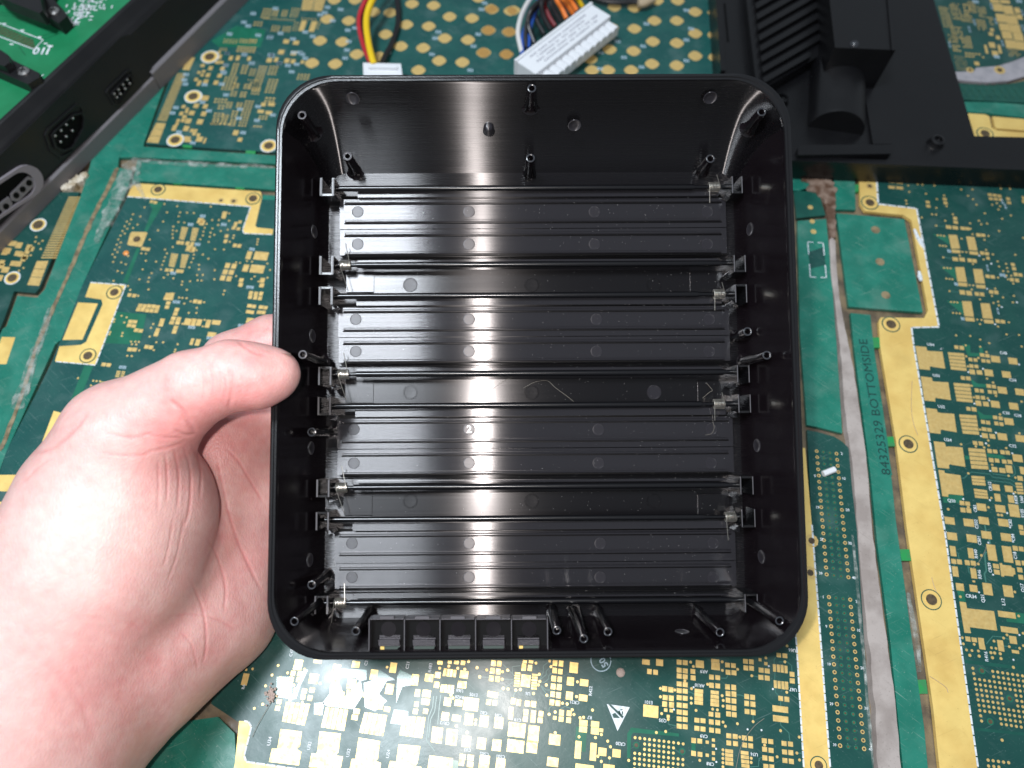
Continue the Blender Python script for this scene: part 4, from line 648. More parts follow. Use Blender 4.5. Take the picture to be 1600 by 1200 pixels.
fibre('thin fibre trailing down from the pink lint speck', [(423, 1098), (410, 1120), (400, 1138), (394, 1152)])
fibre('pale curved hair on the bottom board near the gold edge', [B4(985, 735), B4(900, 800), B4(820, 900), B4(760, 1020), B4(720, 1200)])
fibre('thin hair crossing the pads of the right board', [R5(1015, 620), R5(985, 720), R5(880, 900), R5(790, 990)])
for lab, pts in (('dark lint speck with a curl, low on the gold strip at right', [R7(80, 295), R7(160, 345), R7(240, 405), R7(262, 455)]), ('dark curl of lint across the upper part of the gold strip at right', [(1425, 595), (1424, 635), (1427, 660), (1434, 680)]), ('short dark thread above the lowest mounting hole of the gold strip', [R6(160, 20), R6(180, 110), R6(230, 250)])): fibre(lab, pts, .00010, 'w_tan', .0003)
# ------------------------------------------------------------------ games console at top left
cA, cB = P(0, 393), P(387, 0); cd_ = (cB - cA).normalized(); cn = Vector((-cd_.y, cd_.x, 0))
if cn.dot(Vector((-1, 1, 0))) < 0: cn = -cn
def KW(s, o, z): return cA + cd_ * s + cn * o + Vector((0, 0, z))
def KI(px, py, z):
    q = P(px, py, z) - cA; return q.dot(cd_), q.dot(cn)
con = thing('game_console', 'black plastic console base with grey lower trim and open green mainboard', 'console', KW(.08, .06, 0))
def kprofile(mb, prof, s0, s1, mi=0, closed=False):
    n = len(prof); vs = [KW(s0, o, z) for o, z in prof] + [KW(s1, o, z) for o, z in prof]
    fs = [(i, i + 1, i + 1 + n, i + n) for i in range(n - 1)]
    if closed: fs += [(n - 1, 0, n, 2 * n - 1)]
    fs += [tuple(range(n - 1, -1, -1)), tuple(range(n, 2 * n))]; mb.add(vs, fs, mi)
sst, _ = KI(243, 120, .009)
m = MB(); kprofile(m, [(-.0006, 0), (-.0006, .0072), (.0002, .0080), (.003, .0080), (.003, 0)], -.12, sst, closed=True)
kprofile(m, [(-.0006, 0), (-.0006, .0096), (.0002, .0104), (.003, .0104), (.003, 0)], sst + .0005, .34, closed=True); m.build('lower_trim', M['trim'], con, world=True)
m = MB(); kprofile(m, [(.0012, .004), (.0012, .008), (.0038, .0285), (.0050, .0305), (.0062, .0320), (.0085, .0355), (.0092, .0360), (.0102, .0360), (.0106, .0350), (.0106, .0300), (.10, .0300), (.10, .004)], -.12, .34, closed=True); m.build('side_wall', M['bl_matte'], con, world=True)
fp0 = KW(0, .0012, .008); fn = (KW(0, .0038, .0285) - fp0).cross(cd_).normalized()
if fn.dot(-cn) < 0: fn = -fn
def FP(px, py, off=0.0): return RP(px, py, fp0 + fn * off, fn)
def fprism(mb, pts, a, b, mi=0):
    """polygon on the console's sloping face, between offsets a and b"""
    n = len(pts); q = [FP(*p) for p in pts]; cvx = sum(((q[i] - q[0]).cross(q[(i + 1) % n] - q[0]) for i in range(n)), Vector()).dot(fn)
    if cvx < 0: q = q[::-1]
    mb.add([v + fn * b for v in q] + [v + fn * a for v in q], [tuple(range(n))] + [(i, i + n, (i + 1) % n + n, (i + 1) % n) for i in range(n)], mi)
def inset(pts, f):
    cx = sum(p[0] for p in pts) / len(pts); cy = sum(p[1] for p in pts) / len(pts); return [(cx + (x - cx) * f, cy + (y - cy) * f) for x, y in pts]
def fring(mb, pts, f, a, b, mi=0):
    n = len(pts); o = [FP(*p) for p in pts]; i_ = [FP(*p) for p in inset(pts, f)]
    vs = [v + fn * a for v in o] + [v + fn * b for v in o] + [v + fn * b for v in i_] + [v + fn * a for v in i_]
    fs = []
    for k in range(n):
        j = (k + 1) % n
        for r in range(3): fs.append((r * n + k, r * n + j, (r + 1) * n + j, (r + 1) * n + k))
    mb.add(vs, fs, mi)
K3 = Zm(0, 0, 3)
pan = MB(); fprism(pan, [K3(*p) for p in ((-60, 780), (560, 172), (600, 160), (700, 310), (735, 355), (700, 385), (-60, 1060))], 0.0, .0008); pan.build('port_panel', M['bl_matte'], con, world=True)
for nm, fr_, op, pins in (('controller_port', [(200, 632), (215, 600), (350, 482), (375, 490), (392, 525), (388, 600), (325, 715), (275, 742), (225, 705)], [(228, 632), (240, 612), (330, 532), (375, 522), (385, 545), (383, 595), (330, 690), (285, 708), (245, 690)], [(247, 632), (274, 607), (299, 580), (329, 550), (272, 660), (298, 635), (327, 608)]),
                          ('expansion_port', [(488, 432), (495, 415), (588, 326), (605, 325), (618, 345), (624, 380), (548, 490), (522, 490)], [(508, 440), (515, 425), (588, 352), (600, 345), (614, 372), (546, 470), (528, 474)], [(524, 436), (543, 416), (565, 393), (584, 370), (536, 452), (553, 436), (575, 412), (596, 388)])):
    po = MB(); F3 = [K3(*p) for p in fr_]; O3 = [K3(*p) for p in op]
    fring(po, F3, .90, .0007, .0016); fprism(po, O3, .0006, .00085, 1); fring(po, O3, .90, .0008, .0022); p_ = po.build(nm, [M['bl_matte'], M['recess_shade']], con, world=True)  # shallow near-black floor paints the shaded depth of the opening
    for x, y in pins:
        b = MB(); c = FP(*K3(x, y)); b.tube([c + fn * .0008, c + fn * .0020, c + fn * .0023], [.00065, .0006, .0003], 8); b.build('pin', M['steel'], p_, world=True)
# grey oval socket
def stadium(c0, c1, r, n=10):
    dx, dy = c1[0] - c0[0], c1[1] - c0[1]; a = math.atan2(dy, dx)
    return [(c1[0] + r * math.cos(a - math.pi / 2 + math.pi * k / n), c1[1] + r * math.sin(a - math.pi / 2 + math.pi * k / n)) for k in range(n + 1)] + [(c0[0] + r * math.cos(a + math.pi / 2 + math.pi * k / n), c0[1] + r * math.sin(a + math.pi / 2 + math.pi * k / n)) for k in range(n + 1)]
so = MB(); fring(so, [K3(*p) for p in stadium((-140, 1010), (112, 845), 76)], .80, .0006, .0024); sk = so.build('memory_socket', M['lgrey'], con, world=True)
si = MB(); fprism(si, [K3(*p) for p in stadium((-120, 1005), (105, 850), 58)], .0007, .0010); si.build('socket_well', M['recess_shade'], sk, world=True)
for q, hs in ((((38, 905), (120, 822), (148, 835), (150, 862), (72, 940), (42, 935)), ((122, 852), (92, 882), (62, 910))), (((-60, 985), (28, 918), (46, 950), (40, 980), (-50, 1050)), ((14, 962), (-20, 990)))):
    b = MB(); fprism(b, [K3(*p) for p in q], .0010, .0020); bo = b.build('plug_block', M['trim'], sk, world=True)
    h = MB()
    for x, y in hs: fprism(h, [(K3(x, y)[0] + 5.0 * math.cos(a * .5236), K3(x, y)[1] + 5.0 * math.sin(a * .5236)) for a in range(12)], .0019, .00206)
    h.build('plug_hole', M['recess_shade'], sk, world=True)
# mainboard
ZB = .0335
mbp = MB(); mbp.prism([KW(-.12, .0106, 0), KW(.34, .0106, 0), KW(.34, .099, 0), KW(-.12, .099, 0)], ZB - .0016, ZB); mb_o = mbp.build('mainboard', M['pcb'], con, world=True)
def kpoly(name, pts, z0, z1, m, par=None, cv=K3):
    b = MB(); b.prism([P(*cv(*p), ZB + z1) for p in pts], ZB + z0, ZB + z1); return b.build(name, m, par or con, world=True)
a1 = kpoly('cartridge_slot', [(-60, -30), (165, -30), (200, 62), (275, 110), (315, 75), (300, 50), (225, -30), (260, -90), (-60, -90)], 0, .006, M['bl_matte'])
kpoly('slot_wall', [(-60, -60), (178, -60), (200, 50), (185, 62), (0, -10)], .006, .012, M['bl_matte'])
a2 = kpoly('cartridge_slot', [(-60, 240), (0, 232), (40, 258), (60, 282), (185, 342), (185, 362), (130, 395), (-60, 312)], 0, .0055, M['bl_matte'])
kpoly('slot_step', [(-60, 250), (0, 240), (38, 265), (48, 290), (20, 310), (-60, 285)], .0055, .0095, M['bl_matte'])
for (x, y), z, par in (((253, 55), .006, a1), ((112, 337), .0055, a2)):
    px, py = K3(x, y); c = P(px, py, ZB + z); b = MB(); b.lathe((c.x, c.y, ZB + z), [(.0026, 0), (.0026, .0005), (.0020, .0011), (.0009, .0013)], 16)
    so_ = b.build('screw', M['steel'], par, world=True, smooth=True)
    b = MB(); 
    for r in (0, 1):
        dx, dy = (.0014, .00028) if r == 0 else (.00028, .0014); b.prism([(c.x + sx * dx, c.y + sy * dy) for sx, sy in ((-1, -1), (1, -1), (1, 1), (-1, 1))], ZB + z + .0013, ZB + z + .00136 + r * .00003)
    b.build('screw_slot', M['recess_shade'], par, world=True)
sp = MB()
def kline(pts, w=.0005, cl=False):
    q = [P(*K3(*p), ZB) for p in pts]; 
    for a, b_ in zip(q, q[1:] + (q[:1] if cl else [])): sp.strip([a, b_], w, ZB + .00012)
kline([(205, 350), (135, 408), (-30, 335)]); kline([(280, 130), (325, 82)]); kline([(280, 130), (225, 110)]); kline([(225, 108), (0, 18)])
kline([(-40, 95), (203, 188), (160, 232), (-60, 150)], cl=True)
for t, x, y, sz, rt in (('J10', 195, 238, 46, 180), ('J6', 335, 110, 46, 180)):
    c = P(*K3(x, y), ZB); vs, fs = text_mesh(t, 1, .03); a = math.atan2(cd_.y, cd_.x) + math.radians(rt - 65); s_ = .0062
    sp.add([(c.x + (v.x * math.cos(a) - v.y * math.sin(a)) * s_, c.y + (v.x * math.sin(a) + v.y * math.cos(a)) * s_, ZB + .00015) for v in vs], fs)
rng = random.Random(4)
for i in range(95):
    t_ = rng.random(); x, y = 330 + 150 * t_ + rng.gauss(0, 22), 75 - 75 * t_ + rng.gauss(0, 26)
    c = P(*K3(x, y), ZB); w, h = (.0009, .0003) if rng.random() < .5 else (.0003, .0009); sp.prism([(c.x - w, c.y - h), (c.x + w, c.y - h), (c.x + w, c.y + h), (c.x - w, c.y + h)], ZB + .00005, ZB + .0003)
for x, y in ((20, 112), (105, 143), (185, 175), (55, 208), (215, 205), (230, 215)):
    c = P(*K3(x, y), ZB); sp.prism([(c.x - .0009, c.y - .0004), (c.x + .0009, c.y - .0004), (c.x + .0009, c.y + .0004), (c.x - .0009, c.y + .0004)], ZB, ZB + .00012)
tag(sp.build('silkscreen_print', M['silk'], con, world=True), kind='stuff')
hm = MB()
for i in range(14):
    for j in range(4):
        c = P(*K3(-20 + i * 13.8 + j * 3 - 8, 112 + i * 6.0 + j * 12), ZB); hm.prism([(c.x + .0006 * math.cos(a * .785), c.y + .0006 * math.sin(a * .785)) for a in range(8)], ZB, ZB + .00016)
tag(hm.build('header_holes', M['hole'], con, world=True), kind='stuff')
tr = MB()
for q in ([(-20, 70), (50, 75), (110, 95)], [(0, 60), (60, 62), (130, 92)], [(110, 180), (200, 170), (280, 140)], [(120, 95), (200, 130), (250, 135)], [(90, 220), (120, 260)], [(180, 190), (230, 175), (300, 150)], [(60, 40), (110, 70), (170, 84)]): tr.strip([P(*K3(*p), ZB) for p in q], .0005, ZB + .00005)
tag(tr.build('copper_traces', mat('mainboard_trace', (.005, .11, .045), .4), con, world=True), kind='stuff')

# ------------------------------------------------------------------ black cover at top right
Q4 = Zm(1100, 0, 3.2); ZC = .012
cov = thing('plastic_cover', 'black plastic cover with slanted louvre ribs and a half-round bulge, lying upside down', 'cover', P(1400, 120))
def cpoly(name, pts, z0, z1, m='bl_cover', par=None):
    b = MB(); b.prism([P(*Q4(*p), z1) for p in pts], z0, z1); return b.build(name, M[m], par or cov, world=True)
cpoly('cover_plate', [(40, -200), (55, 0), (78, 345), (100, 700), (200, 790), (440, 802), (1600, 850), (1800, 862), (1800, 690), (1600, 686), (1352, 680), (1148, -5), (1090, -200)], .0, ZC)
cpoly('lower_lip', [(330, 790), (440, 780), (1600, 826), (1800, 838), (1800, 862), (1600, 850), (440, 803), (330, 797)], ZC, ZC + .0018)
cpoly('left_lip', [(48, -200), (60, 0), (84, 352), (108, 352), (90, 0), (80, -200)], ZC, ZC + .003)
cpoly('slot_mark', [(100, 15), (108, 15), (125, 205), (117, 205)], ZC, ZC + .0004, 'recess_shade')
cpoly('louvre_frame', [(205, -200), (212, 0), (258, 395), (330, 425), (600, 265), (650, 238), (600, -200)], ZC, ZC + .006)
for k in range(9):
    y = 70 + 53 * (k - 2)
    x0 = 252 + 5.5 * k
    x1 = 566 + 9 * k if k < 7 else 590 - 60 * (k - 7)
    y0 = y; y1 = y - .57 * (x1 - x0)
    cpoly('louvre_rib', [(x0, y0), (x1, y1), (x1 + 4, y1 + 27), (x0 + 4, y0 + 27)], ZC + .006, ZC + .0085)
cpoly('raised_box', [(612, -200), (628, 0), (655, 238), (958, 250), (932, 40), (925, -200)], ZC, ZC + .022)
cpoly('box_edge', [(905, -200), (918, 0), (940, 250), (958, 250), (932, 40), (925, -200)], ZC + .022, ZC + .0228)
# half-round bulge
A_, B_ = P(*Q4(665, 235), ZC), P(*Q4(655, 655), ZC); ax = (B_ - A_).normalized(); sd = Vector((-ax.y, ax.x, 0)); L_ = (B_ - A_).length
k = (P(*Q4(530, 450), ZC + .004) - P(*Q4(800, 450), ZC + .004)).length / 2
m = MB(); n = 22; pf = []
for i in range(n + 1):
    a = math.pi * i / n; pf.append((k * math.cos(a), k * math.sin(a) * .95))
rows = []
for t, f in ((.16, .94), (.165, 1.0), (.97, 1.0), (1.0, .965)): rows.append([A_ + ax * L_ * t + sd * x * f + Vector((0, 0, z * f)) for x, z in pf])
m.add([v for r in rows for v in r], [(r * (n + 1) + i, r * (n + 1) + i + 1, (r + 1) * (n + 1) + i + 1, (r + 1) * (n + 1) + i) for r in range(3) for i in range(n)] + [tuple(range(n, -1, -1)), tuple(3 * (n + 1) + i for i in range(n + 1))])
m.build('half_round_bulge', M['bl_cover'], cov, world=True, smooth=True)
cpoly('bulge_foot', [(470, 735), (490, 725), (945, 722), (935, 768), (470, 775)], ZC, ZC + .004)
cpoly('side_step', [(800, 440), (905, 455), (940, 720), (845, 720)], ZC, ZC + .0016)
for x, y, r in ((1172, 698, .0034), (392, 488, .0032)):
    c = P(*Q4(x, y), ZC + .003); m = MB(); m.lathe((c.x, c.y, ZC), [(r * 1.2, 0), (r, .001), (r * .92, .003), (r * .55, .0034), (r * .5, .002), (0.0001, .002)], 18); m.build('screw_post', M['bl_cover'], cov, world=True, smooth=True)
m = MB(); c = P(*Q4(752, 222), ZC + .022); m.lathe((c.x, c.y, ZC + .022), [(.0022, 0), (.002, .0006), (.0012, .0012)], 12); m.build('moulding_nub', M['post'], cov, world=True, smooth=True)

# ------------------------------------------------------------------ cables
def wire(name, cv, pts, r, m, parent, zs):
    q = []
    for i, p in enumerate(pts): q.append(P(*cv(*p), zs[i] if isinstance(zs, (list, tuple)) else zs))
    b = MB(); b.tube(bez(q, 8), r, 10); return b.build(name, M[m], parent, world=True, smooth=True)
p4 = thing('power_cable', 'red, yellow and black wires ending in a small white four-pin plug', 'cable', P(595, 105))
b = MB(); b.prism([P(*D2(*p), .008) for p in ((668, 392), (905, 398), (915, 480), (672, 478))], 0, .008); b.prism([P(*D2(*p), .0095) for p in ((700, 400), (880, 404), (882, 425), (702, 421))], .008, .0095); b.build('plug_housing', M['nylon'], p4, world=True)
wire('red_wire', D2, [(760, -120), (690, -5), (652, 80), (643, 150), (655, 225), (680, 310), (715, 395)], .00125, 'w_red', p4, [.014, .013, .011, .010, .008, .007, .0065])
wire('black_wire', D2, [(790, -120), (712, 0), (672, 80), (660, 150), (672, 225), (692, 310), (726, 398)], .00125, 'w_black', p4, [.012, .0105, .009, .008, .007, .006, .006])
wire('yellow_wire', D2, [(800, -130), (728, 0), (697, 80), (690, 160), (702, 260), (722, 350), (738, 402)], .0017, 'w_yellow', p4, [.016, .015, .013, .0115, .010, .009, .0075])
wire('black_wire', D2, [(855, -130), (880, 0), (888, 80), (885, 160), (850, 270), (812, 340), (785, 400)], .0014, 'w_black', p4, [.004, .004, .003, .002, .002, .003, .005])
pk = thing('motherboard_plug', 'white multi-pin power plug with printed label and ribbed edge on a bundle of coloured wires', 'plug', P(880, 60))
pA, pB, pD = P(*D3(218, 378), .012), P(*D3(688, 22), .012), P(*D3(332, 458), .012)
u = (pB - pA); W_ = u.length; u.normalize(); v = Vector((u.y, -u.x, 0)); H2 = (P(*D3(748, 152), .012) - pB).dot(v); H3 = (P(*D3(800, 252), .009) - P(*D3(748, 152), .012)).dot(v)
def pl(a, b_): return pA + u * a + v * b_
m = MB(); m.prism([pl(0, 0), pl(W_, 0), pl(W_, H2), pl(0, H2)], .0, .012); m.prism([pl(-.0005, .0), pl(W_ + .0005, .0), pl(W_ + .0005, .0014), pl(-.0005, .0014)], .0, .0128); m.build('housing', M['nylon'], pk, world=True)
for i in range(12):
    a0, a1 = W_ * (i + .06) / 12, W_ * (i + .94) / 12; m = MB()
    pr_ = [(a0, .004), (a0, .0085), (a0 + .0008, .0096), (a1 - .0008, .0096), (a1, .0085), (a1, .004)]
    vs = [pl(a, H2) * 1 + Vector((0, 0, z - .012)) for a, z in pr_] + [pl(a, H2 + min(max(H3, .004), .0062)) + Vector((0, 0, z - .012)) for a, z in pr_]; nn = len(pr_)
    m.add(vs, [(j, (j + 1) % nn, (j + 1) % nn + nn, j + nn) for j in range(nn)] + [tuple(range(nn, 2 * nn))]); m.build('socket_cell', M['nylon'], pk, world=True)
m = MB(); rng = random.Random(11)
for r in range(4):
    a = W_ * (.12 + .05 * (r % 2)); b0 = H2 * (.24 + .17 * r)
    end = W_ * (.92 - .06 * ((r + 1) % 3))
    while a < end:
        w = .0005 + rng.random() * .0006
        if rng.random() < .88:
            for k_ in range(2):
                bb = b0 + k_ * .0007; m.prism([pl(a, bb), pl(a + w, bb), pl(a + w, bb + .00035), pl(a, bb + .00035)], .012, .01205)
            if rng.random() < .6: m.prism([pl(a, b0), pl(a + .0003, b0), pl(a + .0003, b0 + .0011), pl(a, b0 + .0011)], .012, .01206)
        a += w + .00035
m.build('label_print', M['print'], pk, world=True)
for i, (c, pts, zs) in enumerate((('w_white', [(262, 330), (238, 215), (252, 120), (285, 40), (350, -60), (420, -160)], .010), ('w_blue', [(262, 345), (268, 230), (300, 140), (345, 50), (400, -60), (450, -160)], .008), ('w_blue', [(300, 300), (310, 180), (330, 110), (360, 40), (420, -60), (460, -160)], .012), ('w_black', [(290, 300), (285, 200), (310, 100), (370, 15), (430, -80), (470, -160)], .014), ('w_black', [(340, 270), (300, 150), (320, 60), (390, -10), (440, -80), (480, -160)], .017), ('w_black', [(400, 215), (352, 120), (350, 40), (400, -20), (450, -90), (500, -160)], .013), ('w_black', [(440, 185), (395, 100), (385, 20), (420, -30), (470, -90), (520, -160)], .017), ('w_dred', [(470, 165), (430, 100), (405, 30), (420, -20), (480, -90), (530, -160)], .012), ('w_black', [(505, 140), (470, 80), (440, 20), (450, -20), (500, -90), (550, -160)], .015), ('w_orange', [(540, 115), (510, 50), (480, 0), (480, -40), (520, -90), (560, -160)], .014), ('w_orange', [(580, 85), (545, 30), (515, -10), (510, -50), (540, -100), (580, -160)], .017), ('w_orange', [(605, 65), (575, 15), (545, -20), (540, -60), (560, -110), (600, -160)], .013), ('w_yellow', [(640, 40), (610, -5), (585, -30), (580, -70), (590, -120), (620, -170)], .015))):
    wire('wire', D3, pts, .00125, c, pk, [.008, (.008 + zs) / 2, zs, zs, zs, zs])
bc = thing('black_lead', 'black lead with a tan sleeved end at the top edge, right of the white plug', 'lead', P(980, 5))
wire('lead', D3, [(660, -30), (760, 2), (860, 14), (960, 12), (1010, 15)], .0015, 'w_black', bc, .003); wire('sleeved_end', D3, [(985, 20), (1030, 18), (1085, -10)], [.002, .0026, .0022, ] + [.0022] * 14, 'w_tan', bc, .004)
# ------------------------------------------------------------------ the black tray held in the hand
TW, TH, TF = .155, .17226, .032
TM = CAMM @ (Matrix.Translation((.00704446, .0078385, -.20769891)) @ Matrix.Rotation(.0062779, 4, 'Z') @ Matrix.Rotation(.00537246, 4, 'Y') @ Matrix.Rotation(-.07432318, 4, 'X'))
TMI = TM.inverted(); tO = np.array(TMI @ Vector(Cv)); tR3 = np.array(TMI.to_3x3())
def SL(px, py, z):
    d = tR3 @ ray(px, py); p = tO + d * (z - tO[2]) / d[2]; return Vector(p)
tray = thing('plastic_tray', 'upturned glossy black plastic case half with ribbed spring flaps, held by the hand', 'plastic case')
tray.matrix_world = TM
FX0 = (SL(516, 270, -TF).x + SL(505, 962, -TF).x) / 2; FX1 = (SL(1145, 270, -TF).x + SL(1165, 966, -TF).x) / 2
FY1 = SL(830, 270, -TF).y; FY0 = SL(830, 963, -TF).y
# loops: rounded rectangles with the same point count; the bottom side carries extra points for the five windows
WIN = [(589, 624), (643, 680), (698, 735), (753, 789), (808, 844)]; ZW0, ZW1 = -.0100, -.0022
wx = []
for a, b in WIN: wx += [SL(a, 1012, -.006).x, SL(b, 1012, -.006).x]
def rrect(x0, x1, y0, y1, r, z, nseg=10, cham=None):
    pts = []
    cs = [(x1 - r, y1 - r, 0), (x0 + r, y1 - r, 90), (x0 + r, y0 + r, 180), (x1 - r, y0 + r, 270)]
    for ci, (cx, cy, a0) in enumerate(cs):
        for k in range(nseg + 1):
            a = math.radians(a0 + 90 * k / nseg); pts.append(Vector((cx + r * math.cos(a), cy + r * math.sin(a), z)))
        if ci == 2:
            for x in wx: pts.append(Vector((x, y0, z)))
    return pts
NS = 10; iw = 3 * (NS + 1)   # index of first window point
def off(o, z, r=.0165): return rrect(-TW / 2 + o, TW / 2 - o, -TH / 2 + o, TH / 2 - o, r, z)
def lerpz(z):   # inner wall section at depth z
    t = (-z - .0012) / (TF - .0012); ri = .0148 * (1 - t) + .006 * t
    o = .0023
    return rrect((-TW / 2 + o) * (1 - t) + FX0 * t, (TW / 2 - o) * (1 - t) + FX1 * t, (-TH / 2 + o) * (1 - t) + FY0 * t, (TH / 2 - o) * (1 - t ** 1.8) + FY1 * t ** 1.8, ri, z)
loops = [off(.0035, -TF - .0022, .014), off(.0016, -TF - .0012, .0155), off(.0005, -.012), off(.0005, ZW0), off(.0001, ZW1), off(0, -.0010), off(.0002, -.0003), off(.0007, 0), off(.0012, 0), off(.0014, -.0003), off(.0020, -.0003), off(.0022, -.0007), lerpz(-.0012), lerpz(ZW1), lerpz(ZW0), lerpz(-.0135), lerpz(-.017), lerpz(-.0205), lerpz(-.024), lerpz(-.027), lerpz(-.0300), lerpz(-TF)]
n = len(loops[0]); mb = MB(); fs = []; mi = []
for r in range(len(loops) - 1):
    for k in range(n):
        j = (k + 1) % n; w_ = k - iw
        if r in (3, 13) and 0 <= w_ < 10 and w_ % 2 == 0: continue
        fs.append((r * n + k, r * n + j, (r + 1) * n + j, (r + 1) * n + k)); mi.append(1 if 4 <= r <= 10 else ((3 if 21 <= k <= 53 else 2) if r >= 11 else 0))
for w_ in range(0, 10, 2):
    k = iw + w_; j = k + 1
    fs += [(4 * n + k, 13 * n + k, 13 * n + j, 4 * n + j), (14 * n + k, 3 * n + k, 3 * n + j, 14 * n + j), (3 * n + k, 14 * n + k, 13 * n + k, 4 * n + k), (14 * n + j, 3 * n + j, 4 * n + j, 13 * n + j)]; mi += [1] * 4
fs.append(tuple((len(loops) - 1) * n + k for k in range(n))); mi.append(2); fs.append(tuple(range(n - 1, -1, -1))); mi.append(0)
mb.v = [tuple(p) for l in loops for p in l]; mb.f = fs; mb.m = mi
mb.build('tray_shell', [M['bl_matte'], M['bl_rim'], M['bl_wall'], M['bl_gloss']], tray, smooth=True, sharp=28)

def sbox(mb, x0, y0, x1, y1, z0, z1, mi=0):
    a = SL(x0, y0, z1); b = SL(x1, y1, z1); mb.box(a.x, a.y, z0, b.x, b.y, z1, mi)
def lbox(mb, q, z0, z1, mi=0): mb.prism([SL(x, y, z1) for x, y in q], z0, z1, mi)
ZFL = -.0292   # face of the flaps
mark_me = None
def disc(parent, px, py, z, r=8.6, h=.00007, name='ejector_mark', m='bl_mark', sunk=False, q=1.0):
    c = SL(px, py, z); rr = r / F_PX * abs((CAMM.inverted() @ (TM @ c)).z); b = MB()
    if sunk: prof = [(rr * 1.04, 0), (rr, h * 2.0), (rr * .9, h * 2.0), (rr * .86, h * .3), (rr * .3, h * .2)]
    else: prof = [(rr * 1.02, 0), (rr, h), (rr * .93, h * 1.2), (rr * .9, h * .8), (rr * .3, h * .8)]
    b.lathe((0, 0, 0), prof, 24); o = b.build(name, M[m], parent); o.location = c - (parent.location if parent is not tray else Vector()); return o
SLOT = [  # rod_top, strip, ledge, rib, marks, rib, centre, rib, marks, rib, ledge, strip, rod_bottom (pixel rows) + left/right extents
    dict(t=(295, 302.5, 309, 316, 331, 346, 355.5, 366, 381.5, 396, 402, 407, 414.5), x0=531, x1=1135, rx=(521, 1143), ry=1.0),
    dict(t=(463, 471, 478, 485.5, 499, 514.5, 524, 535, 549, 564, 570, 576, 585), x0=529, x1=1140, rx=(519, 1150), ry=1.0),
    dict(t=(635, 644.5, 651.5, 659, 671, 689, 698, 710, 723.5, 739.5, 745, 751, 762), x0=527, x1=1146, rx=(514, 1156), ry=1.0),
    dict(t=(812, 822, 829, 836.5, 849, 865.5, 876, 888, 902, 917.5, 923.5, 931, 942), x0=523, x1=1150, rx=(508, 1162), ry=1.0)]
MX = [(559, 733, 926, 1107)] * 4
brk = []
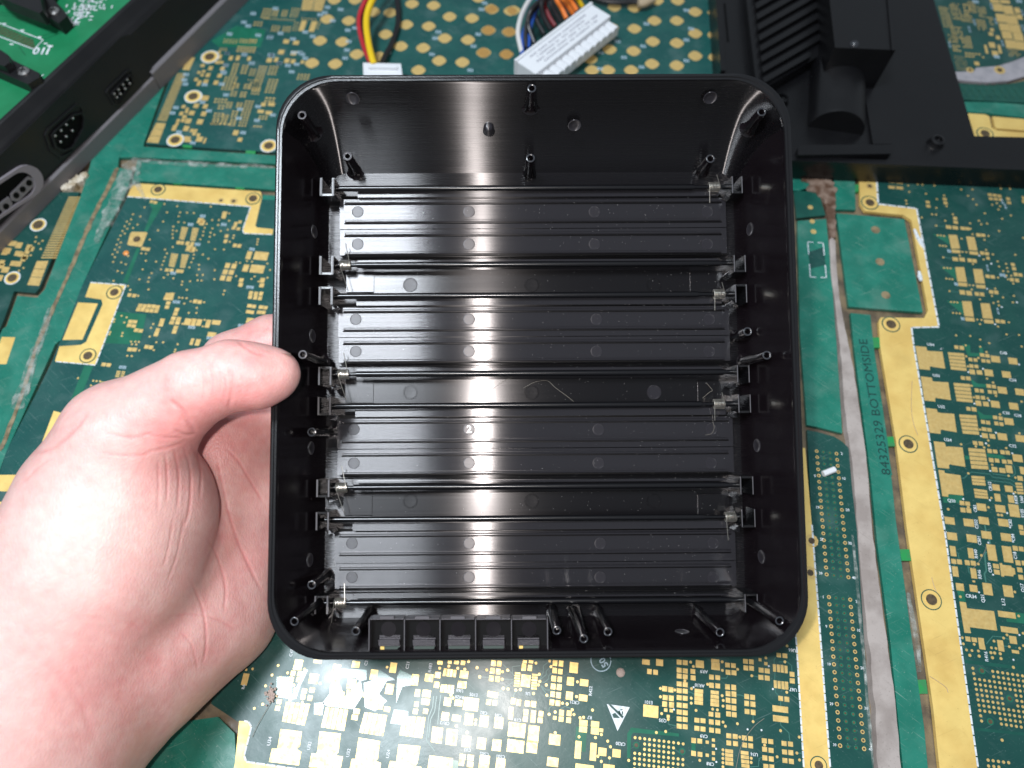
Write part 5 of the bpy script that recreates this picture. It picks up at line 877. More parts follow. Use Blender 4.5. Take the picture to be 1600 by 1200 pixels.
for si, S in enumerate(SLOT):
    t = S['t']; x0, x1 = S['x0'], S['x1']; mx = [559 - si * 3 + (si > 1) * 0, 733, 929 + si * 3, 1105 + si * 3]
    for up in (True, False):
        seq = t if up else t[::-1]; yr, ys, yl, ya, ym, yb, yc = seq[:7]; e = 1 if up else -1
        fl_ = bpy.data.objects.new('slot_flap', None); COL.objects.link(fl_); fl_.parent = tray; fl_.empty_display_size = .005
        fl_['label'] = ('upper' if up else 'lower') + ' flap of the ' + ('first', 'second', 'third', 'fourth')[si] + ' slot from the top'
        b = MB(); sbox(b, x0, yl + 3.0 * e, x1, yc - .6 * e, -TF + .0002, ZFL); b.build('flap_panel', M['bl_flap'], fl_)
        b = MB(); sbox(b, x0 + 28, ys - 4.0 * e, x1 - 12, ys + 3.2 * e, -TF + .0002, ZFL + .0015); b.build('hinge_strip', M['bl_flap'], fl_)
        b = MB(); sbox(b, x0 + 1, yl - 2.4 * e, x1 - 8, yl + 1.6 * e, -TF + .0001, ZFL - .0020); b.build('ledge_gap_shade', M['recess_shade'], fl_)  # near-black strip paints the shade in the ledge gap
        for yy in (ya, yb):   # raised ribs with a rounded back
            a = SL(x0 + 7, yy, ZFL + .0008); c = SL(x1 - 7, yy, ZFL + .0008); yv = a.y; w = .00052
            pr_ = [(-w, 0), (-w * .85, .0010), (-w * .3, .0013), (w * .3, .0013), (w * .85, .0010), (w, 0)]
            b = MB(); vs = [(a.x + (0 if k_ in (0, 5) else .0005), yv + o_, ZFL + z_) for k_, (o_, z_) in enumerate(pr_)] + [(c.x - (0 if k_ in (0, 5) else .0005), yv + o_, ZFL + z_) for k_, (o_, z_) in enumerate(pr_)]
            b.add(vs, [(k_, k_ + 6, k_ + 7, k_ + 1) for k_ in range(5)] + [tuple(range(6)), tuple(range(11, 5, -1))]); b.build('rib', M['bl_flap'], fl_, smooth=True, sharp=30)
            b = MB(); b.box(a.x - .0002, yv - w - .00030, ZFL + .00002, c.x + .0002, yv - w + .0001, ZFL + .00006); b.build('rib_shadow_line', M['recess_shade'], fl_)  # thin black strip painted as the shadow line along the rib
        zr = -.0262; A_ = SL(S['rx'][0], yr, zr); B_ = SL(S['rx'][1], yr, zr); B_.y = A_.y
        dx = B_.x - A_.x
        if up: prof = [(0, .00062), (.017, .00062), (.0175, .00098), (.86, .00098), (.905, .00098), (.9055, .00062), (.958, .00062), (.9585, .0009), (1, .0009)]
        else: prof = [(0, .0009), (.02, .0009), (.0205, .00062), (.060, .00062), (.0605, .00098), (.86, .00098), (.97, .00098), (.9705, .0007), (1, .0007)]
        b = MB(); b.tube([(A_.x + dx * f, A_.y, zr) for f, r in prof], [r for f, r in prof], 14); b.build('hinge_rod', M['bl_rod'], fl_, smooth=True, sharp=40)
        for xx in mx: disc(fl_, xx, ym, ZFL, 8.8 if xx != 559 else 9)
        b = MB()
        for q in range(5):  # small moulded notches in the strip, mid way
            xx = 822 + q * 7; sbox(b, xx, ys - 2.6 * e, xx + 2.2, ys + 1.5 * e, ZFL + .0015, ZFL + .00165)
        b.build('strip_notches', M['bl_flap'], fl_)
        # torsion spring on the thin end of the rod
        sx = ((1115, 1123, 1123, 1141) if up else (540, 537, 534, 532))[si]; C = SL(sx, yr, zr); C.y = A_.y; C.z = zr
        Rs = .00150; tl = .0034; nt = 7; h = [];
        legs = {True: [(-6, 22), (5, -22)], False: [(4, 40), (0, -34)]}[up]
        if not up and si == 3: legs = [(-17, 50), (6, -30)]
        if up and si == 3: legs = [(-3, 32), (6, -14)]
        for k_ in range(nt * 14 + 1):
            a = 2 * math.pi * k_ / 14; h.append((C.x - tl / 2 + tl * k_ / (nt * 14), C.y + Rs * math.sin(a), C.z + Rs * math.cos(a)))
        q0 = Vector(h[0]); q1 = Vector(h[-1]); l0 = SL(sx + legs[0][0], yr + legs[0][1], -.0265); l1 = SL(sx + legs[1][0], yr + legs[1][1], -.0262)
        pts = [l0, q0 + (l0 - q0) * .15] + h + [q1 + (l1 - q1) * .15, l1]
        b = MB(); b.tube(pts, [.00012, .00012] + [.00020] * len(h) + [.00012, .00012], 6); b.build('spring', M['spring'], fl_, smooth=True)
        brk.append((si, up, yr))
# floor bars between the slots, with faint end steps
for (y0, y1, xs, ym) in ((428, 456, (585, 1078), 445), (600, 629, (584, 1090), 613), (777, 805, (582, 1090), 783)):
    b = MB(); sbox(b, xs[0], y0 - 6, xs[1], y1 + 2, -TF, -TF + .0006); sbox(b, xs[0] - 44, y0 - 4, xs[0] - 1, y1, -TF, -TF + .0009); sbox(b, xs[1] + 1, y0 - 4, xs[1] + 50, y1, -TF, -TF + .0009)
    b.build('floor_bar', M['bl_bar'], tray)
    for xx in (641, 831, 1022): disc(tray, xx, ym, -TF + .0006, 11, .0001, m='bl_mark' if (xx, ym) in ((641, 445), (1022, 613)) else 'bl_bar', sunk=True)
# engraved figure on one of the marks
vs, fs = text_mesh('2', .0032, .02); c = SL(733, 671, ZFL + .0002); b = MB(); b.add([(c.x + v.x, c.y + v.y, ZFL + .00018) for v in vs], fs); b.build('mark_numeral', M['bl_rod'], tray)
# hinge brackets: U-shaped walls
def bracket(q0, q1, opening, side):
    (x0, y0), (x1, y1) = q0, q1; zt = -.0222; tk = 3.2; b = MB(); walls = []
    xo = x0 if side < 0 else x1
    sbox(b, x0, y0, x0 + tk, y1, -TF, zt); sbox(b, x1 - tk, y0, x1, y1, -TF, zt)
    if opening == 'u': sbox(b, x0 + tk + .1, y1 - tk, x1 - tk - .1, y1, -TF, zt - .0002)
    else: sbox(b, x0 + tk + .1, y0, x1 - tk - .1, y0 + tk, -TF, zt - .0002)
    o = b.build('hinge_bracket', M['bl_rim'], tray)
    e = MB()   # pale rim on the bracket's top: wear and its glimmer put into colour
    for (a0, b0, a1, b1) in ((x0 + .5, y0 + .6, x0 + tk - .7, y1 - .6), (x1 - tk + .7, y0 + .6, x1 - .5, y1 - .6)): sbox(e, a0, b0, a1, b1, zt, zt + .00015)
    e.build('bracket_edge', M['worn_glint'], o)
BL = [((500, 278), (522, 306), 'u'), ((499, 400), (521, 429), 'u'), ((498, 448), (520, 476), 'n'), ((497, 573), (518, 602), 'n'), ((496, 620), (517, 649), 'u'), ((494, 749), (515, 777), 'u'), ((493, 800), (514, 829), 'n'), ((491, 931), (513, 960), 'n')]
BR = [((1143, 275), (1161, 302), 'u'), ((1146, 398), (1166, 425), 'u'), ((1148, 444), (1168, 473), 'n'), ((1151, 570), (1172, 598), 'n'), ((1153, 616), (1174, 645), 'u'), ((1156, 744), (1178, 773), 'n'), ((1158, 795), (1181, 824), 'u'), ((1163, 928), (1185, 957), 'n')]
for q0, q1, op in BL: bracket(q0, q1, op, -1)
for q0, q1, op in BR: bracket(q0, q1, op, 1)
# wedge gussets beside the brackets
for x, y, s in ((521, 304, 1), (521, 425, 1), (519, 480, 1), (518, 604, 1), (516, 652, 1), (514, 782, 1), (513, 832, 1), (1141, 305, -1), (1144, 428, -1), (1146, 476, -1), (1150, 602, -1), (1152, 648, -1), (1154, 776, -1), (1156, 828, -1)):
    b = MB(); lbox(b, [(x, y - 9), (x + 9 * s, y), (x, y + 4)], -TF, -.0255); b.build('gusset', M['bl_wall'], tray)
# screw posts
from mathutils.bvhtree import BVHTree
_tm = [o for o in tray.children if o.name == 'tray_shell'][0].data
BV = BVHTree.FromPolygons([v.co.copy() for v in _tm.vertices], [tuple(q.vertices) for q in _tm.polygons])
def to_px(v):
    c = CAMM.inverted() @ (TM @ Vector(v)); return 800 + F_PX * c.x / -c.z, 600 - F_PX * c.y / -c.z
def fit_post(px, py, want):
    z = -TF + .003; best = None
    while z < -.0005:
        t = SL(px, py, z); hit = BV.ray_cast(t + Vector((0, 0, .0001)), Vector((0, 0, -1)))
        if hit[0] is not None:
            b_ = to_px(hit[0]); l = math.dist(b_, (px, py)); ok = BV.ray_cast(Vector(tO), (t - Vector(tO)).normalized())[3]
            if ok is None or ok > (t - Vector(tO)).length - .0012:
                best = (z, hit[0].z)
                if l >= want and BV.find_nearest(t)[3] > .0022: return best
        z += .0004
    return best or (-.012, -TF)
def post(px, py, ztop, r=8.8, zb=-TF, rib=None, lit=False):
    c = SL(px, py, ztop); d = abs((CAMM.inverted() @ (TM @ c)).z); R_ = r / F_PX * d; b = MB()
    prof = [(R_ * 2.1, zb), (R_ * 1.55, zb + .0007), (R_ * 1.22, zb + .0022), (R_ * 1.12, zb + .004), (R_, ztop - .0006), (R_ * .93, ztop), (R_ * .56, ztop), (R_ * .5, ztop - .0006), (R_ * .48, ztop - .004), (.00005, ztop - .004)]
    b.lathe((c.x, c.y, 0), prof, 20); o = b.build('screw_post', M['bl_gloss'], tray, smooth=True, sharp=50)
    e = MB(); e.lathe((c.x, c.y, ztop), [(R_ * .95, -.0002), (R_ * .90, .00012), (R_ * .74, .00018)], 20); e.f.pop()
    k_ = 20; inner = [(c.x + R_ * .6 * math.cos(2 * math.pi * i / k_), c.y + R_ * .6 * math.sin(2 * math.pi * i / k_), ztop + .00008) for i in range(k_)]
    bI = len(e.v); e.v += inner; e.f += [(40 + i, 40 + (i + 1) % 20, bI + (i + 1) % 20, bI + i) for i in range(20)]; e.m = [0] * len(e.f)
    e.build('post_rim', M['worn_glint'] if lit else M['post'], o, smooth=True)  # lit rims take a paler colour that paints the lamp's reflection
    if rib:
        for a in rib:
            g = MB(); ca, sa = math.cos(math.radians(a)), math.sin(math.radians(a)); w = .0004; L0 = R_ * .9; L1 = R_ * 1.9
            q = [(c.x + ca * l - sa * s * w, c.y + sa * l + ca * s * w) for l, s in ((L0, -1), (L1, -1), (L1, 1), (L0, 1))]
            vs = [(q[0][0], q[0][1], zb), (q[1][0], q[1][1], zb), (q[2][0], q[2][1], zb), (q[3][0], q[3][1], zb), (q[0][0], q[0][1], ztop - .003), (q[3][0], q[3][1], ztop - .003), (q[1][0], q[1][1], zb + .003), (q[2][0], q[2][1], zb + .003)]
            g.add(vs, [(0, 1, 6, 4), (3, 5, 7, 2), (4, 6, 7, 5), (1, 2, 7, 6)]); g.build('post_rib', M['bl_rim'], o)
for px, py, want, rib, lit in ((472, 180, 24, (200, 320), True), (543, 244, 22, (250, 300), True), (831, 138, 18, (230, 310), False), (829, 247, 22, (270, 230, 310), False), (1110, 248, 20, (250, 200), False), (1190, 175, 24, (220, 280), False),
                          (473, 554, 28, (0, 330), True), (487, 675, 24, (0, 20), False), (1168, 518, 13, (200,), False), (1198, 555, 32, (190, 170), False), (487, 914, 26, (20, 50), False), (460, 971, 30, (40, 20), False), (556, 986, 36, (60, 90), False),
                          (870, 985, 33, (100, 80), False), (912, 998, 48, (110, 140, 40), False), (950, 987, 35, (110, 90), False), (1125, 988, 44, (130, 110), False), (1218, 970, 24, (140, 160), False)):
    zt, zb = fit_post(px, py, want); post(px, py, zt, 7.5, zb - .0012, rib, lit)
# ejector marks on the sloping walls: discs laid on the wall surface
def wall_disc(px, py, side, r=10.5):
    t = 0
    if side == 'top': n_ = Vector((0, -(TF - .0012), (TH / 2 - .0023) - FY1)).normalized(); p0 = Vector((0, TH / 2 - .0023, -.0012)); ax = Vector((1, 0, 0))
    elif side == 'bot': n_ = Vector((0, TF - .0012, FY0 + TH / 2 - .0023)).normalized(); p0 = Vector((0, -TH / 2 + .0023, -.0012)); ax = Vector((1, 0, 0))
    elif side == 'L': n_ = Vector((TF - .0012, 0, FX0 + TW / 2 - .0023)).normalized(); p0 = Vector((-TW / 2 + .0023, 0, -.0012)); ax = Vector((0, 1, 0))
    else: n_ = Vector((-(TF - .0012), 0, TW / 2 - .0023 - FX1)).normalized(); p0 = Vector((TW / 2 - .0023, 0, -.0012)); ax = Vector((0, 1, 0))
    d = Vector(tR3 @ ray(px, py)); o_ = Vector(tO); c = o_ + d * ((p0 - o_).dot(n_) / d.dot(n_)); ay = n_.cross(ax).normalized(); rr = r / F_PX * .225
    b = MB(); N_ = 26; rows = []
    for f, h in ((1.03, -.0001), (1.0, .00012), (.92, .00014), (.88, .00004), (.3, .00004)): rows.append([c + (ax * math.cos(2 * math.pi * i / N_) + ay * math.sin(2 * math.pi * i / N_)) * rr * f + n_ * h for i in range(N_)])
    b.add([v for r_ in rows for v in r_], [(q * N_ + i, q * N_ + (i + 1) % N_, (q + 1) * N_ + (i + 1) % N_, (q + 1) * N_ + i) for q in range(4) for i in range(N_)] + [tuple(4 * N_ + i for i in range(N_))])
    b.build('ejector_mark', M['bl_mark'], tray, smooth=True, sharp=50)
for px, py, s in ((551, 154, 'top'), (1110, 153, 'top'), (898, 196, 'top'), (676, 284, 'top'), (1066, 987, 'bot'), (491, 362, 'L'), (488, 525, 'L'), (486, 700, 'L'), (484, 875, 'L'), (1172, 358, 'R'), (1183, 696, 'R'), (1190, 870, 'R')): wall_disc(px, py, s)
b = MB(); c = SL(763, 196, -.0135); b.lathe((c.x, c.y, 0), [(.0019, -.0175), (.0016, -.0150), (.0015, -.0142), (.0010, -.0138), (.0006, -.0137)], 18); b.build('locating_nub', M['bl_mark'], tray, smooth=True, sharp=50)
# shelf level with the rim, divided into five sockets each with a slot
ZS = -.0018; XB = (577, 632, 687.5, 743, 799, 855.5); YB = -TH / 2 + .0018
for i in range(5):
    bay = bpy.data.objects.new('socket_bay', None); COL.objects.link(bay); bay.parent = tray; bay.empty_display_size = .004
    a = SL(XB[i], 967, ZS); c = SL(XB[i + 1], 1001, ZS); wa = SL(WIN[i][0], 1001, ZS).x; wb = SL(WIN[i][1], 1001, ZS).x; y1 = c.y; y2 = SL(700, 1020, ZS).y
    b = MB(); b.box(a.x, y1, ZS - .0046, c.x, a.y - .0003, ZS - .0030); b.box(a.x, YB, ZS - .0046, wa, y1, ZS - .0030); b.box(wb, YB, ZS - .0046, c.x, y1, ZS - .0030); b.box(wa, YB, ZS - .0046, wb, y2, ZS - .0030); b.build('socket_face', M['recess_shade'], bay)  # face coloured near-black to paint the shade of an open pocket
    b = MB(); b.box(a.x - .0001, YB, ZS - .0040, a.x + .00014, a.y, ZS + .0003)
    if i == 4: b.box(c.x - .0001, YB, ZS - .0040, c.x + .00014, a.y, ZS + .0003)
    b.build('bay_divider', M['worn_glint'], bay)
    b = MB(); hgt = y1 - y2
    for k_ in range(4): b.box(wa + .0002, y1 - hgt * (.04 + .13 * k_), ZS - .0022 - .0002 * k_, wb - .0002, y1 - hgt * (.12 + .13 * k_), ZS - .0010 - .0002 * k_)
    b.box(wa + .0002, y2 - .001, ZS - .0045, wb - .0002, y1 + .0008, ZS - .0030); b.build('slot_insert', M['ribbed'], bay)
    b = MB(); b.box(wa + .0004, y2 + hgt * .10, ZS - .0029, wb - .0004, y2 + hgt * .34, ZS - .0026)
    b.build('slot_reflection', M['dark_reflection'], bay)  # dark greenish bar paints a reflection low in the slot
    if i in (0, 4): b = MB(); b.box(wa + .0006, y2 + hgt * .12, ZS - .0026, wa + .0017, y2 + hgt * .36, ZS - .0022); b.build('gold_reflection', M['goldb'], bay)  # small gold block paints a golden reflection in the end slots
    b = MB(); xm = (a.x + c.x) / 2; b.box(xm - .0020, a.y, ZS - .0012, xm + .0020, a.y + .0007, ZS + .0002); b.box(a.x + .0003, a.y - .0002, ZS - .0046, c.x - .0003, a.y, ZS + .00015); b.build('bay_tab', M['worn_glint'], bay)
    b = MB(); N_ = 18; ym = (a.y + y1) / 2 - .0006; b.add([(xm + .0022 * math.cos(2 * math.pi * k_ / N_), ym + .0022 * math.sin(2 * math.pi * k_ / N_), ZS - .0029) for k_ in range(N_)] + [(xm + .0022 * math.cos(2 * math.pi * k_ / N_), ym + .0022 * math.sin(2 * math.pi * k_ / N_), ZS - .0030) for k_ in range(N_)], [tuple(range(N_))] + [(k_, k_ + N_, (k_ + 1) % N_ + N_, (k_ + 1) % N_) for k_ in range(N_)]); b.build('ejector_mark', M['bl_gloss'], bay)
# dust and fibres lying in the tray
dm = MB(); rng = random.Random(5)
for i in range(950):
    x = rng.uniform(535, 1140) if rng.random() < .55 else rng.uniform(840, 1130); y = rng.uniform(305, 935); c = SL(x, y, ZFL + .0009); s = rng.choice((.00005, .00006, .00008, .00010)); zz = ZFL + .0009
    dm.add([TM @ Vector((c.x - s, c.y - s, zz)), TM @ Vector((c.x + s, c.y - s * .4, zz)), TM @ Vector((c.x, c.y + s, zz)), TM @ Vector((c.x, c.y, zz + s))], [(0, 1, 3), (1, 2, 3), (2, 0, 3)])
o = dm.build('dust_specks', M['dust'], None); tag(o, 'fine pale dust specks scattered over the black flaps', 'dust', kind='stuff')
def tfibre(label, pts, z, r=.00004):
    b = MB(); b.tube(bez([TM @ SL(x, y, z) for x, y in pts], 8), r, 5); tag(b.build('stray_fibre', M['hairm'], None, smooth=True), label, 'fibre')
tfibre('pale bent hair lying on the black bar below the second slot', [(818, 606), (836, 597), (855, 595), (868, 606), (882, 616), (896, 627)], -.0308)
tfibre('curled fibre hanging below the right spring of the third slot', [(1113, 645), (1114, 660), (1116, 668), (1112, 677), (1102, 680)], -.0280)
tfibre('short zigzag fibre on the right end of the second floor bar', [(1098, 622), (1108, 613), (1113, 610), (1107, 602), (1104, 599)], -.0305)
tfibre('wispy fibre on the right part of the first pair of flaps', [(742, 632), (764, 612), (790, 594), (800, 590)], -.0308)
# ------------------------------------------------------------------ the hand: one continuous skin grown from a signed distance field
hand = thing('hand', 'bare left hand gripping the left edge of the black tray, thumb over the rim', 'hand', P(150, 900))
def cam3(px, py, z): return np.array([(px - 800) / F_PX * z, (600 - py) / F_PX * z, -z])
# chains of (pixel x, pixel y, distance from lens in m, radius in pixels)
G_THUMB = [[(432, 584, .2000, 36), (405, 587, .1990, 47), (362, 587, .1980, 51), (300, 609, .1990, 57), (256, 641, .2010, 67), (200, 690, .2040, 92)]]
G_THENAR = [[(200, 690, .2040, 92), (172, 795, .2080, 121), (212, 800, .2140, 110), (195, 865, .2150, 112), (135, 930, .2130, 116)],
            [(172, 795, .2080, 121), (138, 895, .2050, 138), (72, 1030, .2040, 165), (10, 1150, .2000, 190), (-90, 1350, .1950, 215)],
            [(142, 700, .2200, 60), (108, 785, .2220, 70), (60, 940, .2150, 104)]]
G_PALM = [[(104, 1020, .2100, 156), (205, 990, .2240, 128), (290, 935, .2360, 108), (338, 865, .2450, 76), (352, 790, .2500, 64), (350, 710, .2490, 62), (340, 640, .2480, 62)],
          [(205, 990, .2240, 128), (330, 945, .2420, 80), (345, 880, .2460, 68)],
          [(250, 830, .2500, 90), (300, 720, .2500, 80)],
          [(-90, 1350, .1980, 210), (60, 1120, .2120, 158), (180, 1030, .2220, 118)]]
G_FINGERS = [[(338, 630, .2490, 60), (370, 572, .2500, 52), (428, 541, .2515, 46), (505, 528, .2545, 42), (575, 545, .2560, 40), (640, 560, .2555, 34)],
             [(348, 700, .2500, 60), (400, 662, .2525, 48), (470, 650, .2550, 43), (560, 640, .2570, 41), (650, 640, .2570, 39), (715, 645, .2560, 34)],
             [(352, 780, .2500, 58), (420, 762, .2515, 44), (490, 750, .2535, 41), (570, 742, .2545, 39), (655, 740, .2545, 37), (710, 742, .2540, 32)],
             [(348, 870, .2470, 58), (410, 862, .2490, 36), (470, 850, .2500, 33), (530, 842, .2505, 31), (580, 840, .2505, 27)]]
h_ = .0009
def bounds():
    pts = [(cam3(*p[:3]), p[3] / F_PX * p[2]) for G in (G_THUMB, G_THENAR, G_PALM, G_FINGERS) for c in G for p in c]
    lo = np.min([p - r for p, r in pts], 0) - .006; hi = np.max([p + r for p, r in pts], 0) + .006
    lo[0] = max(lo[0], cam3(-230, 0, .205)[0]); lo[1] = max(lo[1], cam3(0, 1345, .205)[1]); return lo, hi
lo, hi = bounds(); dims = np.ceil((hi - lo) / h_).astype(int) + 1
ax_ = [lo[i] + h_ * np.arange(dims[i], dtype=np.float32) for i in range(3)]
GX, GY, GZ = np.meshgrid(ax_[0], ax_[1], ax_[2], indexing='ij', sparse=True); GX, GY, GZ = [g.astype(np.float32) for g in (GX, GY, GZ)]
def seg(p, q):
    a, ra = cam3(*p[:3]), p[3] / F_PX * p[2]; b, rb = cam3(*q[:3]), q[3] / F_PX * q[2]; d = b - a; L2 = float(d @ d)
    t = np.clip(((GX - a[0]) * d[0] + (GY - a[1]) * d[1] + (GZ - a[2]) * d[2]) / L2, 0, 1).astype(np.float32)
    return np.sqrt((GX - a[0] - t * d[0]) ** 2 + (GY - a[1] - t * d[1]) ** 2 + (GZ - a[2] - t * d[2]) ** 2) - (ra + t * (rb - ra))
def smin(a, b, k):
    hh = np.clip(.5 + .5 * (b - a) / k, 0, 1); return b + (a - b) * hh - k * hh * (1 - hh)
def group(G, k):
    f = None
    for c in G:
        for p, q in zip(c, c[1:]): s = seg(p, q); f = s if f is None else smin(f, s, k)
    return f
def chain(c, k):
    f = None
    for p, q in zip(c, c[1:]): s = seg(p, q); f = s if f is None else smin(f, s, k)
    return f
F = smin(group(G_THUMB, .004), group(G_THENAR, .008), .006)
Pm = group(G_PALM, .014); fg = None
for c in G_FINGERS: f = chain(c, .004); fg = f if fg is None else smin(fg, f, .0022)
Pm = smin(Pm, fg, .006); F = smin(F, Pm, .0042)
def surface_nets(F):
    ins = F < 0; nx, ny, nz = F.shape
    cnt = np.zeros((nx - 1, ny - 1, nz - 1), np.int8)
    for i in (0, 1):
        for j in (0, 1):
            for k in (0, 1): cnt += ins[i:nx - 1 + i, j:ny - 1 + j, k:nz - 1 + k]
    act = (cnt > 0) & (cnt < 8); idx = -np.ones(act.shape, np.int64); cells = np.argwhere(act); idx[act] = np.arange(len(cells))
    acc = np.zeros((len(cells), 3)); num = np.zeros(len(cells)); c0, c1, c2 = cells.T
    corners = [(i, j, k) for i in (0, 1) for j in (0, 1) for k in (0, 1)]
    for a in corners:
        for ax in range(3):
            if a[ax]: continue
            b = list(a); b[ax] = 1
            fa = F[c0 + a[0], c1 + a[1], c2 + a[2]]; fb = F[c0 + b[0], c1 + b[1], c2 + b[2]]; cr = (fa < 0) != (fb < 0)
            t = np.where(cr, fa / np.where(cr, fa - fb, 1), 0); p = np.array(a, float)[None] + np.zeros((len(cells), 3)); p[:, ax] += t
            acc[cr] += p[cr]; num[cr] += 1
    V = (cells + acc / num[:, None]); faces = []
    for ax in range(3):
        sl0 = [slice(None)] * 3; sl1 = [slice(None)] * 3; sl0[ax] = slice(0, -1); sl1[ax] = slice(1, None)
        a, b = ins[tuple(sl0)], ins[tuple(sl1)]; o1, o2 = [(1, 2), (2, 0), (0, 1)][ax]
        for flip, msk in ((False, a & ~b), (True, ~a & b)):
            e = np.argwhere(msk); e = e[(e[:, o1] > 0) & (e[:, o2] > 0) & (e[:, o1] < F.shape[o1] - 1) & (e[:, o2] < F.shape[o2] - 1)]
            q = []
            for d1, d2 in ((-1, -1), (0, -1), (0, 0), (-1, 0)):
                c = e.copy(); c[:, o1] += d1; c[:, o2] += d2; q.append(idx[c[:, 0], c[:, 1], c[:, 2]])
            q = np.stack(q, 1)
            if flip: q = q[:, ::-1]
            faces.append(q)
    fc = np.concatenate(faces); return V, fc[(fc >= 0).all(1)]
V, FC = surface_nets(F); V = lo + V * h_
def np_mesh(name, V, FC):
    me = bpy.data.meshes.new(name); me.vertices.add(len(V)); me.vertices.foreach_set('co', np.asarray(V, np.float32).ravel())
    me.loops.add(FC.size); me.loops.foreach_set('vertex_index', FC.astype(np.int32).ravel()); me.polygons.add(len(FC))
    me.polygons.foreach_set('loop_start', np.arange(0, FC.size, 4, dtype=np.int32)); me.update(calc_edges=True); me.validate(); return me
tmp = bpy.data.objects.new('skin_body', np_mesh('skin_body', V, FC)); COL.objects.link(tmp)
sm = tmp.modifiers.new('smooth', 'SMOOTH'); sm.factor = .5; sm.iterations = 4
ss = tmp.modifiers.new('sub', 'SUBSURF'); ss.levels = 1
me = bpy.data.meshes.new_from_object(tmp.evaluated_get(bpy.context.evaluated_depsgraph_get())); bpy.data.objects.remove(tmp); me.name = 'skin_body'
n = len(me.vertices); co = np.empty(n * 3, np.float32); me.vertices.foreach_get('co', co); co = co.reshape(-1, 3).astype(float)
nr = np.empty(n * 3, np.float32); me.vertices.foreach_get('normal', nr); nr = nr.reshape(-1, 3).astype(float)
px = 800 + F_PX * co[:, 0] / -co[:, 2]; py = 600 - F_PX * co[:, 1] / -co[:, 2]; face = np.clip(-(nr * co).sum(1) / np.linalg.norm(co, axis=1) * 3, 0, 1)
def crease(pts, depth, width, lip=.35):
    """a fold in the skin along pts, with slightly raised lips"""
    q = np.array([(v.x, v.y) for v in bez([(x, y, 0) for x, y in pts], 10)]); box = (px > q[:, 0].min() - 30) & (px < q[:, 0].max() + 30) & (py > q[:, 1].min() - 30) & (py < q[:, 1].max() + 30)
    I_ = np.where(box)[0]; best = np.full(len(I_), 1e9); tt = np.zeros(len(I_)); nseg = len(q) - 1
    for i in range(nseg):
        a, b = q[i], q[i + 1]; d = b - a; t = np.clip(((px[I_] - a[0]) * d[0] + (py[I_] - a[1]) * d[1]) / (d @ d + 1e-9), 0, 1)
        dd = np.hypot(px[I_] - a[0] - t * d[0], py[I_] - a[1] - t * d[1]); m = dd < best; best[m] = dd[m]; tt[m] = (i + t[m]) / nseg
    fade = np.clip(np.sin(np.pi * np.clip(tt, .02, .98)) * 2.2, 0, 1)
    g = np.exp(-(best / width) ** 2) - lip * np.exp(-((best - 2.1 * width) / (1.1 * width)) ** 2)
    disp[I_] -= depth * g * fade * face[I_]; line[I_] = np.maximum(line[I_], np.exp(-(best / (width * 1.1)) ** 2) * fade * min(depth / .00022, .8))
disp = np.zeros(n); line = np.zeros(n)
for pts, dp, w in (
    ([(358, 572), (362, 592), (362, 615), (356, 642)], .0006, 3.2), ([(349, 585), (352, 608), (349, 632)], .00028, 2.2), ([(338, 566), (344, 590), (343, 615)], .00022, 2.0), ([(326, 570), (332, 596), (330, 622)], .00022, 2.0), ([(312, 572), (318, 600), (316, 628)], .00020, 2.0), ([(375, 580), (378, 600), (375, 622)], .0002, 2.0),
    ([(262, 622), (284, 642), (298, 664), (308, 676)], .0011, 4.5), ([(272, 672), (290, 680), (308, 678)], .0007, 3.5), ([(222, 676), (256, 684), (285, 684)], .00035, 3.0), ([(228, 706), (262, 700), (292, 690)], .00035, 3.0),
    ([(166, 676), (205, 684), (240, 676)], .0003, 3.0), ([(150, 706), (200, 712), (240, 708)], .00028, 3.0),
    ([(258, 706), (262, 745), (260, 790)], .00040, 2.6), ([(272, 700), (280, 745), (276, 800)], .0004, 2.6), ([(286, 694), (298, 735), (296, 790), (286, 830)], .00045, 2.6), ([(298, 690), (314, 730), (312, 780)], .00045, 2.6), ([(248, 715), (248, 760), (246, 800)], .0003, 2.4), ([(270, 810), (264, 850), (254, 890)], .0003, 2.4), ([(288, 800), (278, 860), (262, 910)], .0003, 2.6),
    ([(338, 708), (348, 760), (366, 830), (392, 890), (412, 930)], .0004, 3.2), ([(322, 836), (340, 870), (352, 920), (350, 960)], .0004, 2.6), ([(296, 905), (316, 950), (322, 1000), (318, 1040)], .0004, 2.8), ([(352, 700), (372, 720), (396, 760), (414, 790)], .00045, 2.6), ([(262, 962), (300, 960), (340, 968), (370, 985)], .00025, 2.6), ([(280, 985), (300, 1010), (310, 1050)], .0002, 2.4),
    ([(70, 986), (120, 966), (180, 968), (230, 984)], .00012, 5.0), ([(20, 1010), (60, 1030), (120, 1090), (160, 1190)], .00016, 9.0), ([(0, 960), (40, 985), (70, 1020)], .00012, 6.0), ([(100, 1010), (130, 1080), (140, 1160)], .0001, 7),
    ([(48, 708), (82, 700), (118, 672), (140, 642)], .0005, 4.0), ([(30, 760), (60, 730), (90, 712)], .0003, 3.0),
    ([(368, 530), (392, 548), (416, 556)], .0004, 3.0)):
    crease(pts, dp * .40, w * .75, .10)
for i in range(n):   # soft unevenness of flesh
    v = co[i]; disp[i] += .00035 * noise.noise(Vector((v[0] * 90, v[1] * 90, v[2] * 90)))
co2 = co + nr * disp[:, None]
W4 = np.array(CAMM); wv = co2 @ W4[:3, :3].T + W4[:3, 3] - np.array(hand.location)
me.vertices.foreach_set('co', wv.astype(np.float32).ravel())
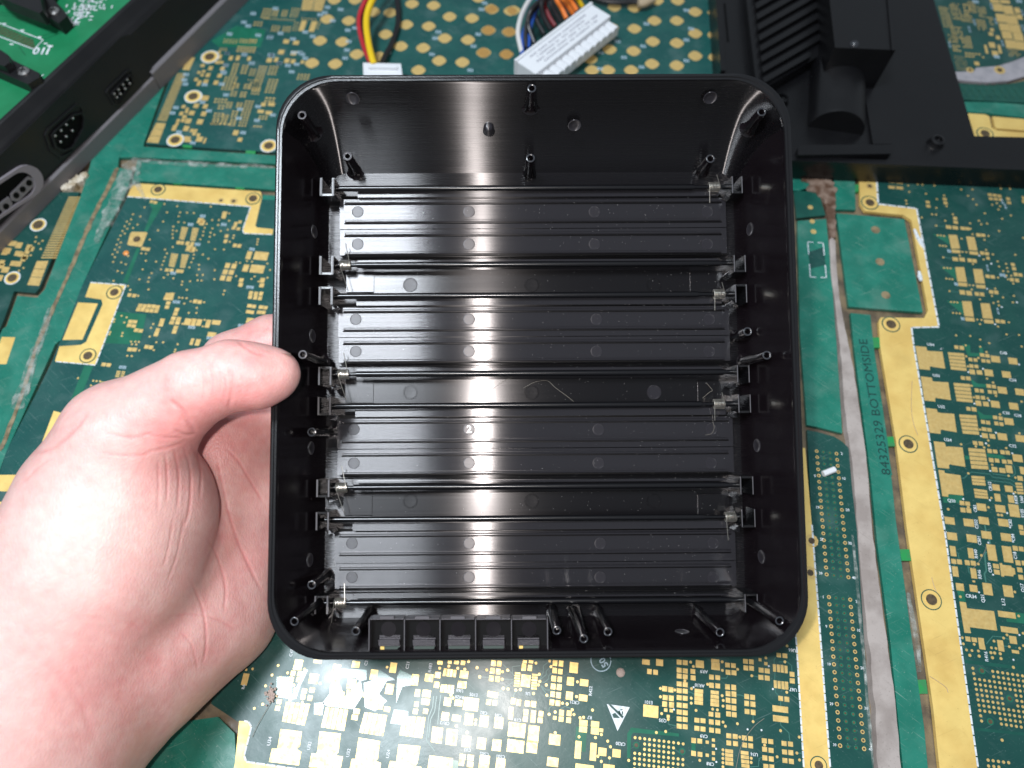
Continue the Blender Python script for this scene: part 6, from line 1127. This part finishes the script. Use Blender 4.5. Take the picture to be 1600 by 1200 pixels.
# skin tone patches: pinker knuckles, thumb and palm, paler ball of the thumb
tint = np.zeros(n)
for x, y, r, a in ((405, 590, 60, .5), (300, 660, 50, .9), (250, 690, 70, .45), (375, 720, 55, .75), (395, 630, 45, .7), (380, 860, 60, .55), (190, 990, 70, .6), (120, 1090, 90, .45), (360, 975, 50, .4), (250, 1050, 80, .35), (200, 690, 60, .4), (70, 690, 50, .35), (395, 525, 40, .5), (130, 830, 120, -.5), (120, 690, 40, .1), (60, 930, 80, -.2)):
    tint += a * np.exp(-((px - x) ** 2 + (py - y) ** 2) / (2 * (r * .8) ** 2))
tint += np.array([.45 * noise.noise(Vector((v[0] * 130, v[1] * 130, v[2] * 130))) + .3 * noise.noise(Vector((v[0] * 420, v[1] * 420, v[2] * 420))) for v in co])
at = me.attributes.new('flush', 'FLOAT', 'POINT'); at.data.foreach_set('value', np.clip(tint * .5 + .4 + line * .42, 0, 1).astype(np.float32))
me.polygons.foreach_set('use_smooth', np.ones(len(me.polygons), bool)); me.update()
sk = bpy.data.materials.new('skin'); sk.use_nodes = True; nt = sk.node_tree; N, L = nt.nodes, nt.links; b = N['Principled BSDF']
A_ = N.new('ShaderNodeAttribute'); A_.attribute_name = 'flush'; geo = N.new('ShaderNodeNewGeometry')
rp = N.new('ShaderNodeValToRGB'); rp.color_ramp.elements[0].color = (.72, .485, .445, 1); rp.color_ramp.elements[1].color = (.66, .28, .265, 1); e = rp.color_ramp.elements.new(.5); e.color = (.70, .405, .375, 1)
L.new(A_.outputs['Fac'], rp.inputs['Fac'])
tn = N.new('ShaderNodeTexNoise'); tn.inputs['Scale'].default_value = 420; tn.inputs['Detail'].default_value = 5; L.new(geo.outputs['Position'], tn.inputs['Vector'])
mx = N.new('ShaderNodeMix'); mx.data_type = 'RGBA'; mx.blend_type = 'OVERLAY'; mx.inputs[0].default_value = .17; L.new(rp.outputs['Color'], mx.inputs[6]); L.new(tn.outputs['Fac'], mx.inputs[7]); L.new(mx.outputs[2], b.inputs['Base Color'])
b.inputs['Subsurface Weight'].default_value = .35; b.inputs['Subsurface Radius'].default_value = (1, .35, .2); b.inputs['Subsurface Scale'].default_value = .0028
b.inputs['Roughness'].default_value = .44; b.inputs['Specular IOR Level'].default_value = .42
vo = N.new('ShaderNodeTexVoronoi'); vo.feature = 'DISTANCE_TO_EDGE'; vo.inputs['Scale'].default_value = 950; mp = N.new('ShaderNodeMapping'); mp.inputs['Scale'].default_value = (1, .55, 1); mp.inputs['Rotation'].default_value = (0, 0, .6); L.new(geo.outputs['Position'], mp.inputs['Vector']); L.new(mp.outputs['Vector'], vo.inputs['Vector'])
t2 = N.new('ShaderNodeTexNoise'); t2.inputs['Scale'].default_value = 1500; t2.inputs['Detail'].default_value = 4; L.new(geo.outputs['Position'], t2.inputs['Vector'])
ad = N.new('ShaderNodeMath'); ad.operation = 'ADD'; mr = N.new('ShaderNodeMapRange'); mr.inputs[2].default_value = .25; L.new(vo.outputs['Distance'], mr.inputs[0]); L.new(mr.outputs[0], ad.inputs[0]); L.new(t2.outputs['Fac'], ad.inputs[1])
bn = N.new('ShaderNodeBump'); bn.inputs['Strength'].default_value = .17; bn.inputs['Distance'].default_value = .00022; L.new(ad.outputs[0], bn.inputs['Height']); L.new(bn.outputs['Normal'], b.inputs['Normal'])
me.materials.clear(); me.materials.append(sk)
ho = bpy.data.objects.new('skin_body', me); COL.objects.link(ho); ho.parent = hand
def HW(px_, py_, z): return CAMM @ Vector(cam3(px_, py_, z))
# thumb nail, seen edge-on along the top of the thumb tip
nm_ = mat('thumb_nail', (.62, .40, .34), .25, spec=.5, sss=(.2, (.003, .001, .001), .5)); nb = MB(); rows = []
for i in range(7):
    u_ = i / 6; x = 408 + 46 * u_; yt = 541.8 + 11.5 * u_; rows.append([HW(x, yt + 1.6 * (1 - (2 * v_ - 1) ** 2) * -1 + 4 * abs(v_ - .5), .1965 + .011 * v_) for v_ in (0, .25, .5, .75, 1)])
nb.add([v for r in rows for v in r], [(i * 5 + k, i * 5 + k + 1, (i + 1) * 5 + k + 1, (i + 1) * 5 + k) for i in range(6) for k in range(4)])
nb.build('thumb_nail', nm_, hand, world=True, smooth=True)
# fine hairs along the back edge of the thumb and hand
hb = MB(); rng = random.Random(3); hmat = mat('fine_hair', (.10, .065, .045), .5)
for i in range(34):
    t_ = rng.random(); x = 160 + 170 * t_; y = 622 - 78 * t_ + rng.uniform(-2, 8); z = .203 - .002 * t_
    dx, dy = rng.uniform(-14, 0), rng.uniform(-13, -4); hb.tube(bez([HW(x, y, z), HW(x + dx * .4, y + dy * .6, z - .0004), HW(x + dx, y + dy, z)], 3), [.00005, .00005, .00004, .00004, .00003, .00003, .00002], 3)
tag(hb.build('fine_hairs', hmat, hand, world=True), kind='stuff')
